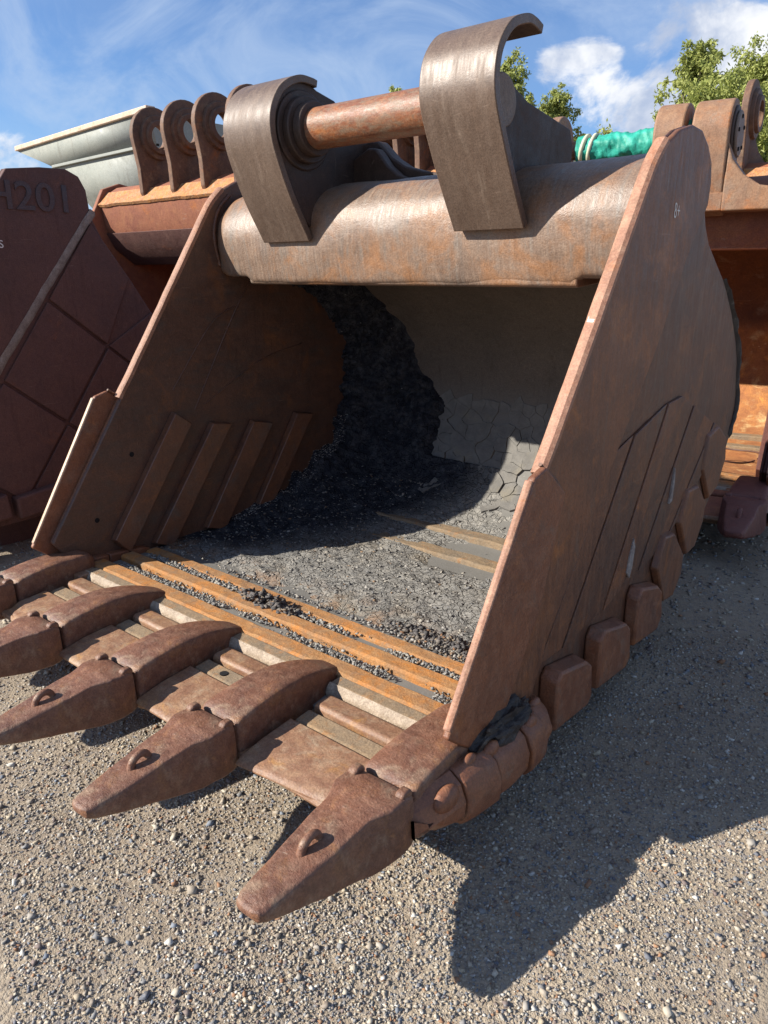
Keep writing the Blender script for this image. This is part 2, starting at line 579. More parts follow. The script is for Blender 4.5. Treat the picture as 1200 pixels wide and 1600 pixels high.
def prism(name, poly, x0, x1, mat, taper=0.0):
    """polygon in (y, z) extruded from x0 to x1; taper shrinks the x1 face towards its centroid (metres)"""
    n = len(poly)
    cy = sum(p[0] for p in poly) / n
    cz = sum(p[1] for p in poly) / n
    a = [(x0, y, z) for y, z in poly]
    b = []
    for y, z in poly:
        d = math.hypot(y - cy, z - cz) or 1
        b.append((x1, y - (y - cy) / d * taper, z - (z - cz) / d * taper))
    f = [list(range(n)), list(range(n, 2 * n))] + [[i, (i + 1) % n, n + (i + 1) % n, n + i] for i in range(n)]
    return new_mesh(name, a + b, f, mat)


def box(name, x0, x1, y0, y1, z0, z1, mat):
    return prism(name, [(y0, z0), (y1, z0), (y1, z1), (y0, z1)], x0, x1, mat)


def loft(name, rings, mat, smooth=35, cap=True, closed=True):
    v = [p for r in rings for p in r]
    n = len(rings[0])
    f = []
    for i in range(len(rings) - 1):
        for j in range(n if closed else n - 1):
            k = (j + 1) % n
            f.append([i * n + j, i * n + k, (i + 1) * n + k, (i + 1) * n + j])
    if cap:
        f.append(list(range(n)))
        f.append(list(range((len(rings) - 1) * n, len(rings) * n)))
    return new_mesh(name, v, f, mat, smooth)


def cyl_x(name, x0, x1, cy, cz, r, mat, n=40, r1=None):
    r1 = r if r1 is None else r1
    rings = [[(x, cy + rr * math.cos(2 * math.pi * k / n), cz + rr * math.sin(2 * math.pi * k / n)) for k in range(n)] for x, rr in ((x0, r), (x1, r1))]
    return loft(name, rings, mat)


def tube_path(name, pts, rad, mat, n=8):
    rings = []
    pts = [Vector(p) for p in pts]
    for i, p in enumerate(pts):
        t = (pts[min(i + 1, len(pts) - 1)] - pts[max(i - 1, 0)]).normalized()
        u = t.cross(Vector((0.31, 0.2, 1))).normalized()
        w = t.cross(u)
        r = rad[i] if isinstance(rad, (list, tuple)) else rad
        rings.append([tuple(p + (u * math.cos(2 * math.pi * k / n) + w * math.sin(2 * math.pi * k / n)) * r) for k in range(n)])
    return loft(name, rings, mat, 60)


def spline(pts, n):
    """Catmull-Rom through 2-D or 3-D points, n samples per span"""
    P = [Vector(p) for p in pts]
    P = [P[0] * 2 - P[1]] + P + [P[-1] * 2 - P[-2]]
    o = []
    for i in range(1, len(P) - 2):
        for k in range(n):
            t = k / n
            a, b, c, d = P[i - 1], P[i], P[i + 1], P[i + 2]
            o.append(.5 * ((2 * b) + (c - a) * t + (2 * a - 5 * b + 4 * c - d) * t * t + (3 * b - a - 3 * c + d) * t ** 3))
    o.append(P[-2])
    return o


def fbm(x, y, z, o=4):
    return mn.fractal(Vector((x, y, z)), 1.0, 2.0, o)


# ------------------------------------------------------------------ ground


def ground_h(x, y):
    t = max(0.0, min(1.0, (y - 1.9) / 1.6))
    t = t * t * (3 - 2 * t)
    near = math.exp(-((x - .3) ** 2) / 6.0)
    h = .165 + .05 * t * near
    if -6 < x < 8 and -3 < y < 12:
        h += .018 * fbm(x * .9, y * .9, 0.3) + .006 * fbm(x * 5, y * 5, 2.3, 3)
    return h


def axis(lo, hi, step, far_lo, far_hi):
    a = list(np.arange(lo, hi + 1e-6, step))
    s, v = step, hi
    r = []
    while v < far_hi:
        s *= 1.35
        v += s
        r.append(v)
    s, v = step, lo
    l = []
    while v > far_lo:
        s *= 1.35
        v -= s
        l.append(v)
    return l[::-1] + a + r


gx = axis(-3.6, 4.6, .035, -600, 600)
gy = axis(-.6, 7.0, .035, -600, 900)
gv = np.array([(x, y, ground_h(x, y)) for y in gy for x in gx])
nx, ny = len(gx), len(gy)
ii, jj = np.meshgrid(np.arange(nx - 1), np.arange(ny - 1))
a_ = (jj * nx + ii).ravel()
gf = np.stack([a_, a_ + 1, a_ + nx + 1, a_ + nx], 1)
g = link('ground', raw_mesh('ground', gv, gf, M['ground'], True))
tag(g, 'dusty tan gravel yard spreading under and around the buckets', None, kind='structure')

# loose stones: one joined mesh of deformed icospheres
bm = bmesh.new()
bmesh.ops.create_icosphere(bm, subdivisions=1, radius=1.0)
bm.free()
ICO_V = np.array([(-1, -1, -1), (1, -1, -1), (1, 1, -1), (-1, 1, -1), (-1, -1, 1), (1, -1, 1), (1, 1, 1), (-1, 1, 1)], float) * .62
ICO_F = np.array([(0, 3, 2), (0, 2, 1), (4, 5, 6), (4, 6, 7), (0, 1, 5), (0, 5, 4), (1, 2, 6), (1, 6, 5), (2, 3, 7), (2, 7, 6), (3, 0, 4), (3, 4, 7)])


def scatter(pos, size, flatness=(.45, .8), jitter=.28, sink=.25):
    n = len(pos)
    V = np.repeat(ICO_V[None], n, 0)
    V = V * (1 + rng.normal(0, jitter, (n, len(ICO_V), 1))) + rng.normal(0, .16, (n, len(ICO_V), 3))
    sc = np.stack([rng.uniform(.75, 1.35, n), rng.uniform(.65, 1.1, n), rng.uniform(*flatness, n)], 1)
    V = V * sc[:, None]
    # random tilt then spin
    ta = rng.normal(0, .5, n)
    c, s = np.cos(ta)[:, None], np.sin(ta)[:, None]
    y, z = V[..., 1].copy(), V[..., 2].copy()
    V[..., 1], V[..., 2] = y * c - z * s, y * s + z * c
    a = rng.uniform(0, 6.283, n)
    c, s = np.cos(a)[:, None], np.sin(a)[:, None]
    x, y = V[..., 0].copy(), V[..., 1].copy()
    V[..., 0], V[..., 1] = x * c - y * s, x * s + y * c
    V = V * size[:, None, None]
    p = np.array(pos)
    p[:, 2] += size * (.5 - sink) * sc[:, 2]
    V = V + p[:, None]
    F = ICO_F[None] + (np.arange(n) * len(ICO_V))[:, None, None]
    return V.reshape(-1, 3), F.reshape(-1, 3)


CX_, CY_ = 2.273, 0.0
a40 = R(40.05)


def pts_view(n, dmin, dmax, power, az=31):
    d = dmin + (dmax - dmin) * rng.random(n) ** power
    b = np.radians(rng.uniform(-az, az, n))
    X, Y = np.tan(b) * d, d
    x = CX_ + X * math.cos(a40) - Y * math.sin(a40)
    y = CY_ + X * math.sin(a40) + Y * math.cos(a40)
    return x, y


def stones(n, dmin, dmax, power, smin, smax, sk, az=31):
    x, y = pts_view(n, dmin, dmax, power, az)
    keep = (rng.random(n) < .60 + .8 * (np.array([fbm(a * 2.2, b * 2.2, 5.0, 3) for a, b in zip(x, y)]) + .45))
    x, y = x[keep], y[keep]
    s = smin + (smax - smin) * rng.random(len(x)) ** sk
    z = np.array([ground_h(a, b) for a, b in zip(x, y)])
    return np.stack([x, y, z], 1), s


P1, S1 = stones(98000, .9, 3.3, 1.2, .0017, .0062, 1.9, 33)
P2, S2 = stones(9000, 1.0, 5.5, 1.1, .005, .0115, 2.8, 33)
P3, S3 = stones(9000, 3.0, 8.0, 1.0, .006, .018, 2.0, 33)
P4, S4 = stones(700, 1.0, 4.5, 1.0, .008, .015, 3, 33)
V_, F_ = scatter(np.concatenate([P1, P2, P3, P4]), np.concatenate([S1, S2, S3, S4]))
st = link('gravel', raw_mesh('gravel', V_, F_, M['stone']))
tag(st, 'loose mixed gravel of tan, grey and white stones over the yard', 'gravel', kind='stuff')

# ------------------------------------------------------------------ main bucket
HW = 1.163           # inner half width
G_BUCKETS = 'worn excavator buckets parked in the yard'
BK = thing('excavator_bucket', 'large rusty excavator bucket in front, its open mouth holding black residue', 'bucket', group=G_BUCKETS)

PLATE = [(1.70, .50), (1.60, .64), (2.04, 1.29), (2.19, 1.513), (2.40, 1.825), (2.50, 1.975), (2.62, 2.155), (2.69, 2.25), (2.76, 2.31), (2.86, 2.36), (2.98, 2.39),
         (3.08, 2.385), (3.16, 2.345), (3.22, 2.29), (3.25, 2.22), (3.27, 2.14), (3.31, 2.07), (3.38, 2.00), (3.50, 1.93), (3.66, 1.84), (3.85, 1.68),
         (4.00, 1.50), (4.08, 1.29), (4.05, 1.10), (3.90, .85), (3.62, .61), (3.3, .46), (3.0, .39), (2.5, .34), (2.1, .35), (1.85, .40)]
BAND = [(1.72, .50), (1.60, .64), (2.04, 1.29), (2.19, 1.513), (2.40, 1.825), (2.50, 1.975), (2.62, 2.155), (2.69, 2.25), (2.76, 2.31), (2.86, 2.36), (2.98, 2.39),
        (3.08, 2.385), (3.16, 2.345), (3.22, 2.29), (3.24, 2.22), (3.235, 2.14), (3.15, 2.04), (3.06, 1.93), (3.00, 1.83), (2.83, 1.58), (2.59, 1.28), (2.32, .93), (2.13, .68), (2.02, .45), (1.86, .43)]


def tri_prism(name, poly, x0, x1, mat):
    """side plate: n-gon prism, triangulated safely for concave outlines"""
    me = prism(name, poly, x0, x1, mat)
    return me


def mirror(me, name):
    m = me.copy()
    m.name = name
    bm = bmesh.new()
    bm.from_mesh(m)
    for v in bm.verts:
        v.co.x = -v.co.x
    bmesh.ops.reverse_faces(bm, faces=bm.faces)
    bm.to_mesh(m)
    bm.free()
    m.set_sharp_from_angle(angle=R(35))
    return m


strip_lines = []
for k in range(9):
    yt = 2.60 + 1.28 * k / 8
    zt = 1.262 + (yt - 2.6) * .25 if yt < 3.2 else 1.410 - (yt - 3.2) * .38
    yb = 2.12 + 1.32 * k / 8
    strip_lines.append(((yt, zt), (yb, (.60, .595, .62, .63, .67, .69, .72, .78, .84)[k])))
heel = [[(2.14, .335), (2.14, .545), (2.17, .575), (2.39, .535), (2.44, .495), (2.46, .35), (2.43, .315)],
        [(2.49, .345), (2.49, .565), (2.52, .60), (2.75, .555), (2.80, .51), (2.825, .36), (2.79, .32)],
        [(2.86, .38), (2.86, .61), (2.89, .65), (3.10, .60), (3.16, .55), (3.19, .41), (3.14, .355)],
        [(3.23, .45), (3.10, .66), (3.16, .80), (3.28, .79), (3.45, .635), (3.45, .53), (3.36, .44)],
        [(3.50, .60), (3.36, .80), (3.42, .95), (3.56, .95), (3.71, .83), (3.71, .73), (3.62, .61)],
        [(3.755, .82), (3.60, 1.00), (3.63, 1.17), (3.77, 1.20), (3.92, 1.12), (3.96, 1.00), (3.88, .86)]]
inner_strips = [[(2.33, 1.19), (2.43, 1.12), (1.98, .49), (1.90, .58)], [(2.57, 1.10), (2.70, 1.08), (2.24, .45), (2.13, .50)],
                [(2.86, 1.07), (3.01, 1.04), (2.60, .46), (2.47, .50)], [(3.21, 1.07), (3.35, 1.05), (2.98, .54), (2.86, .55)]]

for sgn in (1, -1):
    def M_(me, nm):
        return me if sgn == 1 else mirror(me, nm)
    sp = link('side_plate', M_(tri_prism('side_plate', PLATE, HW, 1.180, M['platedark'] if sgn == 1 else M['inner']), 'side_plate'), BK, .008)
    if sgn == 1:
        sp['label'] = 'right side plate with the chalk mark'
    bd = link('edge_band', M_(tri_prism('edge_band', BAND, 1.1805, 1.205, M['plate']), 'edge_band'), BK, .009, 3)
    link('wear_block', M_(prism('wear_block', [(1.52, .63), (1.93, 1.31), (2.00, 1.33), (2.14, 1.22), (2.02, .86), (1.78, .49), (1.62, .55)], 1.2055, 1.232, M['block']), 'wear_block'), BK, .008, 3)
    # worn bright front edge bead along the plate's mouth
    pts = spline([(1.18, y, z) for y, z in [(2.035, 1.293), (2.19, 1.516), (2.40, 1.828), (2.50, 1.978), (2.62, 2.158), (2.69, 2.253), (2.76, 2.315)]], 6)
    rings = []
    for i, p in enumerate(pts):
        t = (pts[min(i + 1, len(pts) - 1)] - pts[max(i - 1, 0)]).normalized()
        nrm = Vector((0, -t.z, t.y))
        wob = .002 * fbm(p.y * 9, p.z * 9, 1)
        rings.append([tuple(Vector((x, p.y, p.z)) + nrm * (k + wob)) for x, k in ((HW - .004, -.012), (HW - .004, .006), (HW + .008, .013), (1.195, .013), (1.2075, .004), (1.2075, -.012))])
    link('worn_edge', M_(loft('worn_edge', rings, M['edge']), 'worn_edge'), BK)
    # worn front edge of the wear block
    rings = [[(x, y, z) for x, (y, z) in ((1.2045, p), (1.2045, (p[0] - .008, p[1] + .004)), (1.218, (p[0] - .010, p[1] + .006)), (1.230, (p[0] - .006, p[1] + .003)), (1.230, p))]
             for p in [(1.535, .648), (1.66, .856), (1.80, 1.09), (1.925, 1.30)]]
    link('worn_edge', M_(loft('worn_edge', rings, M['edge' if sgn == 1 else 'rimedge']), 'worn_edge'), BK, .003)
    # diagonal wear strips on the outer face
    for k in range(len(strip_lines) - 1):
        (a, b), (c, d) = strip_lines[k], strip_lines[k + 1]
        poly = [(a[0] + .004, a[1]), (c[0] - .003, c[1]), (d[0] - .003, d[1]), (b[0] + .004, b[1])]
        me = prism('wear_strip', poly, 1.1805, (1.188, 1.193, 1.189, 1.194, 1.188, 1.193, 1.189, 1.193)[k], M['platedark' if k % 3 else 'plate'])
        link('wear_strip', M_(me, 'wear_strip'), BK, .003)
    for k, hp in enumerate(heel):
        q = [(y, z) for y, z in hp]
        link('heel_shroud', M_(prism('heel_shroud', q, 1.1805, (1.250, 1.246, 1.236, 1.216, 1.208, 1.204)[k], M['block' if k < 3 else 'plate'], .014), 'heel_shroud'), BK, (.010, .010, .010, .008, .007, .007)[k], 2)
    for k, q in enumerate(inner_strips):
        link('liner_strip', M_(prism('liner_strip', q, HW - .001, HW - .045, M['liner'], .008), 'liner_strip'), BK, .004)

link('bruise', prism('bruise', [(2.80, .73), (2.815, .80), (2.84, .87), (2.86, .83), (2.85, .74), (2.83, .70)], 1.19, 1.2015, M['bluegrey']), BK, .003, label='bare silver gouge on the strips')
link('bruise', prism('bruise', [(3.20, .93), (3.215, 1.0), (3.225, 1.09), (3.235, 1.02), (3.23, .94)], 1.19, 1.2035, M['bluegrey']), BK, .003, label='narrow silver gouge on the strips')

# weld beads
def bead(pts, r=.006, mat='weldline', par=None):
    P = spline(pts, 10)
    rad = [r * (1 + .35 * fbm(p.x * 60, p.y * 60, p.z * 60, 2)) for p in P]
    link('weld_bead', tube_path('weld_bead', [tuple(p) for p in P], rad, M[mat], 6), par or BK)


for sg in (1, -1):
    bead([(sg * 1.207, 2.00, 1.335), (sg * 1.207, 2.145, 1.215), (sg * 1.207, 2.08, 1.03), (sg * 1.207, 2.025, .86), (sg * 1.207, 1.90, .67), (sg * 1.207, 1.785, .492)], .006, 'platedark')
    bead([(sg * 1.181, y + .004, z) for y, z in ((3.238, 2.14), (3.155, 2.035), (3.065, 1.925), (3.005, 1.825), (2.835, 1.575), (2.595, 1.275), (2.325, .925), (2.14, .68))], .010, 'platedark')
    bead([(sg * (HW - .002), y, z) for y, z in ((2.71, 1.93), (2.685, 2.04), (2.69, 2.13), (2.73, 2.22), (2.80, 2.285))], .011, 'platedark')

# wrapper: floor, heel and back in one bent sheet
WR = [(1.60, .458), (1.78, .470), (2.0, .475), (2.5, .455), (3.0, .46), (3.35, .505), (3.62, .62), (3.80, .82), (3.90, 1.06), (3.91, 1.30), (3.84, 1.53), (3.66, 1.75), (3.42, 1.90), (3.15, 1.98), (2.98, 2.02)]
WS = [Vector((p.x, p.y)) for p in spline([(a, b, 0) for a, b in WR], 8)]
L_ = [0.0]
for i in range(1, len(WS)):
    L_.append(L_[-1] + (WS[i] - WS[i - 1]).length)
WLEN = L_[-1]


def wrap_at(s):
    s = max(0.0, min(WLEN - 1e-4, s))
    i = max(k for k in range(len(L_)) if L_[k] <= s)
    i = min(i, len(WS) - 2)
    t = (s - L_[i]) / (L_[i + 1] - L_[i])
    p = WS[i].lerp(WS[i + 1], t)
    a = WS[max(i - 1, 0)]
    b = WS[min(i + 2, len(WS) - 1)]
    tg = (b - a).normalized()
    return p, Vector((-tg.y, tg.x))      # point, inward normal (up on the floor, forwards on the back)


rings = []
for k in range(len(WS)):
    s = L_[k]
    p, nr = wrap_at(s)
    o = p - nr * .05
    rings.append([(-HW + .0005, p.x, p.y), (HW - .0005, p.x, p.y), (HW - .0005, o.x, o.y), (-HW + .0005, o.x, o.y)])
link('wrapper', loft('wrapper', rings, M['wrap']), BK)
# skids under the bowl that carry it
for x in (-.8, -.27, .27, .8):
    link('skid_bar', prism('skid_bar', [(2.25, .40), (3.25, .42), (3.30, .30), (3.1, .18), (2.45, .16), (2.2, .30)], x - .13, x + .13, M['plate']), BK, .01)

# torque tube across the top
TB = [(2.745, 1.872), (2.712, 1.878), (2.694, 1.93), (2.678, 2.04), (2.685, 2.12), (2.715, 2.195), (2.77, 2.25), (2.85, 2.285), (2.96, 2.305), (3.08, 2.30), (3.2, 2.25), (3.26, 2.15), (3.22, 2.03), (3.05, 1.93), (2.9, 1.875)]
TBs = spline([(a, b, 0) for a, b in TB] + [(TB[0][0], TB[0][1], 0)], 4)[:-1]
xs = [-HW, -HW + .05, -HW + .10] + list(np.linspace(-.95, .95, 42)) + [HW - .1, HW - .05, HW]
rings = []
for x in xs:
    e = max(0, (abs(x) - (HW - .10)) / .10)
    shrink = .03 * e * e if x < 0 else 0
    r_ = []
    for p in TBs:
        cy, cz = 2.95, 2.09
        d = math.hypot(p.x - cy, p.y - cz)
        dent = .008 * fbm(x * 2.2, p.x * 5, p.y * 5, 3) + .010 * math.exp(-((x - .62) ** 2) / .02) * math.exp(-((p.y - 1.99) ** 2) / .01) - .008 * math.exp(-((x + .80) ** 2) / .004) * math.exp(-((p.y - 1.97) ** 2) / .003)
        k = 1 - (shrink + dent) / d
        dz = -.030 if (abs(x) < .93 and p.y < 1.90 and p.x < 2.78) else 0
        r_.append((x, cy + (p.x - cy) * k + (.004 if dz else 0), cz + (p.y - cz) * k + dz))
    rings.append(r_)
link('torque_tube', loft('torque_tube', rings, M['tube'], 50), BK)
link('tube_lip', prism('tube_lip', [(2.736, 1.834), (2.720, 1.840), (2.715, 1.862), (2.718, 1.888), (3.05, 1.90), (3.05, 1.86)], -.93, .93, M['tube']), BK, .008, 3)
# small ragged tear at the right end of the lip
link('tube_lip', prism('tube_lip', [(2.735, 1.868), (2.725, 1.876), (2.735, 1.890), (3.05, 1.902), (3.05, 1.87)], .931, 1.06, M['tube']), BK, .004)


def strap(name, outer, x0, x1, th=.032):
    P = spline([(a, b, 0) for a, b in outer], 6)
    o, i_ = [], []
    for k, p in enumerate(P):
        t = (P[min(k + 1, len(P) - 1)] - P[max(k - 1, 0)]).normalized()
        nr = Vector((t.y, -t.x, 0))
        o.append((p.x, p.y))
        i_.append((p.x + nr.x * th, p.y + nr.y * th))
    rings = []
    n = len(P)
    for a, b in zip(o, i_):
        rings.append([(x0, *a), (x1, *a), (x1, *b), (x0, *b)])
    return loft(name, rings, M['strap'], 30)


link('hinge_strap', strap('hinge_strap', [(2.645, 2.045), (2.54, 2.21), (2.455, 2.36), (2.41, 2.46), (2.405, 2.54), (2.43, 2.625), (2.50, 2.70), (2.60, 2.738), (2.66, 2.738), (2.71, 2.725)], .415, .735), BK, .004, label='taller strap with its free end curling over the pin')
link('hinge_strap', strap('hinge_strap', [(2.655, 2.03), (2.545, 2.21), (2.47, 2.37), (2.44, 2.47), (2.445, 2.56), (2.49, 2.645), (2.555, 2.695), (2.63, 2.722), (2.70, 2.722), (2.735, 2.716)], -.735, -.415), BK, .004)

PC = (2.65, 2.50)      # hinge pin centre


def lug_poly(r, tail):
    arc = [(PC[0] + r * math.cos(a), PC[1] + r * math.sin(a)) for a in np.linspace(R(200), R(62), 22)]
    return arc + tail


tail_l = [(2.86, 2.655), (3.06, 2.52), (3.16, 2.44), (3.22, 2.38), (3.25, 2.22), (2.9, 2.15), (2.70, 2.08), (2.62, 2.14), (2.52, 2.30)]
link('hinge_lug', prism('hinge_lug', lug_poly(.203, tail_l), -.70, -.432, M['lug']), BK, .008)
tail_r = [(2.86, 2.52), (3.22, 2.47), (3.25, 2.41), (3.25, 2.25), (2.9, 2.15), (2.70, 2.08), (2.62, 2.14), (2.53, 2.30), (2.52, 2.42)]
link('hinge_lug', prism('hinge_lug', [(2.54, 2.53), (2.62, 2.59), (2.70, 2.575)] + tail_r[0:], .45, .60, M['lug']), BK, .006)
for x0, x1, r in ((-.433, -.42, .165), (-.421, -.385, .138), (-.386, -.34, .112)):
    link('hinge_boss', cyl_x('hinge_boss', x0, x1, *PC, r, M['lug']), BK, .006)
for x0, x1, r in ((.449, .40, .10),):
    link('hinge_boss', cyl_x('hinge_boss', x0, x1, *PC, r, M['lug']), BK, .006)
link('hinge_pin', cyl_x('hinge_pin', -.36, .58, *PC, .085, M['pin'], 48), BK)
link('pin_cap', cyl_x('pin_cap', .601, .625, PC[0] - .01, PC[1] - .01, .092, M['cap'], 36), BK, .006)
# rear link lugs, low and dark behind the pin
rl = [(x, z) for x, z in ((-.62, 2.2), (-.62, 2.42), (-.50, 2.47), (-.40, 2.505), (-.34, 2.50), (-.30, 2.465), (-.25, 2.42), (-.17, 2.375), (-.06, 2.345), (.06, 2.325), (.06, 2.2))]
n = len(rl)
link('rear_lug', new_mesh('rear_lug', [(x, 3.06, z) for x, z in rl] + [(x, 3.14, z) for x, z in rl], [list(range(n)), list(range(n, 2 * n))] + [[k, (k + 1) % n, n + (k + 1) % n, n + k] for k in range(n)], M['lug'], 40), BK, .01, 3)
link('rear_lug', new_mesh('rear_lug', [(x * .8 - .02, 2.99, z - .045) for x, z in rl] + [(x * .8 - .02, 3.05, z - .045) for x, z in rl], [list(range(n)), list(range(n, 2 * n))] + [[k, (k + 1) % n, n + (k + 1) % n, n + k] for k in range(n)], M['lug'], 40), BK, .01, 3)

# ------------------------------------------------------------------ lip, adapters, teeth
link('lip_plate', prism('lip_plate', [(1.27, .445), (1.26, .425), (1.30, .395), (1.60, .375), (1.90, .39), (1.90, .435), (1.64, .440), (1.545, .446)], -1.16, 1.16, M['lip']), BK, .006)
for (y0, y1, zt, mt) in ((1.745, 1.835, .512, 'bar'), (1.915, 2.00, .506, 'bar'), (2.06, 2.14, .490, 'bar'), (3.03, 3.14, .484, 'dustybar'), (3.27, 3.38, .520, 'dustybar')):
    rg = []
    for x in np.linspace(-1.11, 1.11, 60):
        w1 = .004 * fbm(x * 5, y0, 1, 3)
        w2 = .004 * fbm(x * 5, y0, 7, 3)
        q = .003 * fbm(x * 6, 3, y0, 3)
        zb = .44
        rg.append([(x, y0 + w1, zb), (x, y0 + w1, zt - .008 + q), (x, y0 + .012 + w1, zt + q), (x, y1 - .012 + w2, zt + q), (x, y1 + w2, zt - .008 + q), (x, y1 + w2, zb)])
    link('wear_bar', loft('wear_bar', rg, M[mt], 30), BK)


def rr(x, y, hwt, hwb, zt, zb, r=.018, crown=.0):
    """rounded trapezoid ring, 16 points"""
    o = []
    for sx, sz, hw, z, seq in ((1, 1, hwt, zt, (0, 30, 60, 90)), (-1, 1, hwt, zt, (90, 60, 30, 0)), (-1, -1, hwb, zb, (0, 30, 60, 90)), (1, -1, hwb, zb, (90, 60, 30, 0))):
        for a in seq:
            c, s = math.cos(R(a)), math.sin(R(a))
            o.append((x + sx * (hw - r + r * c), y, z - sz * r + sz * r * s))
    return o


def make_tooth(parent, x, y0, z, yaw=0.0, sc=1.0):
    secs = [(0.0, .018, .018, .502, .486, .006), (.006, .036, .036, .507, .477, .010), (.025, .046, .048, .512, .468, .016), (.10, .056, .062, .522, .450, .014), (.20, .066, .078, .535, .430, .012),
            (.28, .070, .090, .546, .416, .008), (.335, .073, .100, .552, .406, .008), (.350, .078, .102, .554, .405, .008), (.392, .098, .107, .560, .402, .010), (.42, .100, .110, .560, .400, .012), (.455, .100, .110, .558, .404, .014), (.475, .097, .106, .552, .412, .014)]
    rings = [rr(0, v, a, b, zt, zb, r) for v, a, b, zt, zb, r in secs]
    # worn, slightly uneven casting: dense rings with small random hollows
    dense = []
    for q in range(len(rings) - 1):
        m_ = 4
        for w in range(m_):
            f = w / m_
            dense.append([tuple(Vector(a).lerp(Vector(b), f)) for a, b in zip(rings[q], rings[q + 1])])
    dense.append(rings[-1])
    dense = [[(px + .0022 * fbm(px * 14 + x * 7, py * 14, pz * 14, 3), py, pz + .0032 * fbm(px * 11, py * 11 + x * 5, pz * 11 + 4, 3)) for px, py, pz in r_] for r_ in dense]
    t = link('tooth', loft('tooth', dense, M['tooth'], 42), parent)
    t.location = (x, y0, z)
    t.rotation_euler = (0, 0, yaw)
    t.scale = (sc, sc, 1)
    # lifting eye on its back
    pts = [(0, .20 + .030 * math.cos(a), .528 + .032 * math.sin(a) + .005 * math.cos(a)) for a in np.linspace(R(-15), R(195), 15)]
    link('lifting_eye', tube_path('lifting_eye', pts, [.017, .014] + [.0115] * 11 + [.014, .017], M['tooth'], 10), t)
    for sx in (-1, 1):
        link('ear', prism('ear', [(.44, .545), (.436, .562), (.448, .572), (.474, .571), (.482, .558), (.48, .545)], sx * .064, sx * .092, M['tooth']), t, .006, 2)
    return t


def make_adapter(parent, x, y0, z, yaw=0.0, sc=1.0, corner=False):
    secs = [(0, .086, .096, .542, .400, .014), (.012, .091, .100, .554, .385, .018), (.07, .091, .101, .566, .375, .020), (.14, .090, .101, .576, .375, .022), (.22, .088, .100, .582, .38, .024), (.30, .085, .098, .578, .39, .026),
            (.38, .080, .094, .564, .40, .028), (.46, .072, .086, .538, .41, .028), (.53, .060, .070, .508, .41, .024), (.585, .036, .045, .478, .41, .016)]
    if corner:
        secs = [s for s in secs[:6]] + [(.36, .086, .095, .582, .40, .03), (.42, .078, .085, .565, .42, .028)]
    rings = [rr(0, v, a, b, zt, zb, r) for v, a, b, zt, zb, r in secs]
    t = link('tooth_adapter', loft('tooth_adapter', rings, M['tooth'], 60), parent)
    t.modifiers.new('sub', 'SUBSURF').levels = 1
    t.modifiers['sub'].render_levels = 1
    t.location = (x, y0, z)
    t.rotation_euler = (0, 0, yaw)
    t.scale = (sc, sc, 1)
    # socket nose that reaches into the tooth
    link('socket_nose', loft('socket_nose', [rr(0, v, .07, .075, .535, .425, .02) for v in (-.06, .02)], M['hole'], 40), t)
    return t


TEETH = [(-1.11, .86, .0, R(3)), (-.555, .775, 0, 0), (-.01, .76, 0, 0), (.535, .775, 0, R(2)), (1.15, .845, 0, R(1.5))]
for k, (x, y0, z, yw) in enumerate(TEETH):
    make_tooth(BK, x, y0, z, yw, 1.0 if k < 4 else 1.06)
    dx = math.sin(-yw) * .49
    make_adapter(BK, x + dx, y0 + .488 * (1.0 if k < 4 else 1.06), z, yw * .3, 1.0 if k < 4 else 1.06, corner=k in (0, 4))

# lip shrouds between the adapters
for k in range(4):
    xa, xb = TEETH[k][0] + .100, TEETH[k + 1][0] - (.100 if k < 3 else .075)
    me = prism('lip_shroud', [(1.225, .437), (1.24, .452), (1.34, .474), (1.470, .486), (1.470, .40), (1.28, .415)], xa, xb, M['lip'])
    for v in me.vertices:            # the end shrouds sweep back towards the corners
        if v.co.y < 1.29 and ((k == 3 and v.co.x > xb - .01) or (k == 0 and v.co.x < xa + .01)):
            v.co.y += .055
    sh = link('lip_shroud', me, BK, .008, 3)
    link('shroud_step', prism('shroud_step', [(1.477, .40), (1.477, .470), (1.486, .478), (1.545, .484), (1.550, .42)], xa + .01, xb - .02, M['dustybar']), sh, .004)
    link('shroud_back', prism('shroud_back', [(1.556, .42), (1.556, .492), (1.568, .503), (1.632, .503), (1.65, .49), (1.653, .42)], xa + .02, xb - .02, M['lip']), sh, .006, 3)
    if k == 2:
        link('drain_hole', cyl_x('drain_hole', 0, .003, 0, 0, .016, M['hole'], 16), sh).matrix_local = Matrix.Translation(((xa + xb) / 2 - .03, 1.513, .4815)) @ Matrix.Rotation(R(-90), 4, 'Y')
    link('backing_bar', prism('backing_bar', [(1.678, .42), (1.690, .508), (1.742, .510), (1.743, .44)], xa - .03, xb + .05, M['dustybar']), BK, .005)
    rg = []
    for x in np.linspace(xa - .03, xb + .05, 24):
        q = .0025 * fbm(x * 30, k, 1, 3)
        rg.append([(x, 1.668 + q, .460), (x, 1.664 + q, .480), (x, 1.674 + q, .500), (x, 1.688, .510 + q), (x, 1.69, .47)])
    link('weld_bead', loft('weld_bead', rg, M['weld'], 70), BK)
for x0, x1 in ((-1.10, -1.0), (1.0, 1.10)):
    link('backing_bar', prism('backing_bar', [(1.62, .44), (1.63, .505), (1.735, .508), (1.742, .44)], x0, x1, M['lip']), BK, .005)

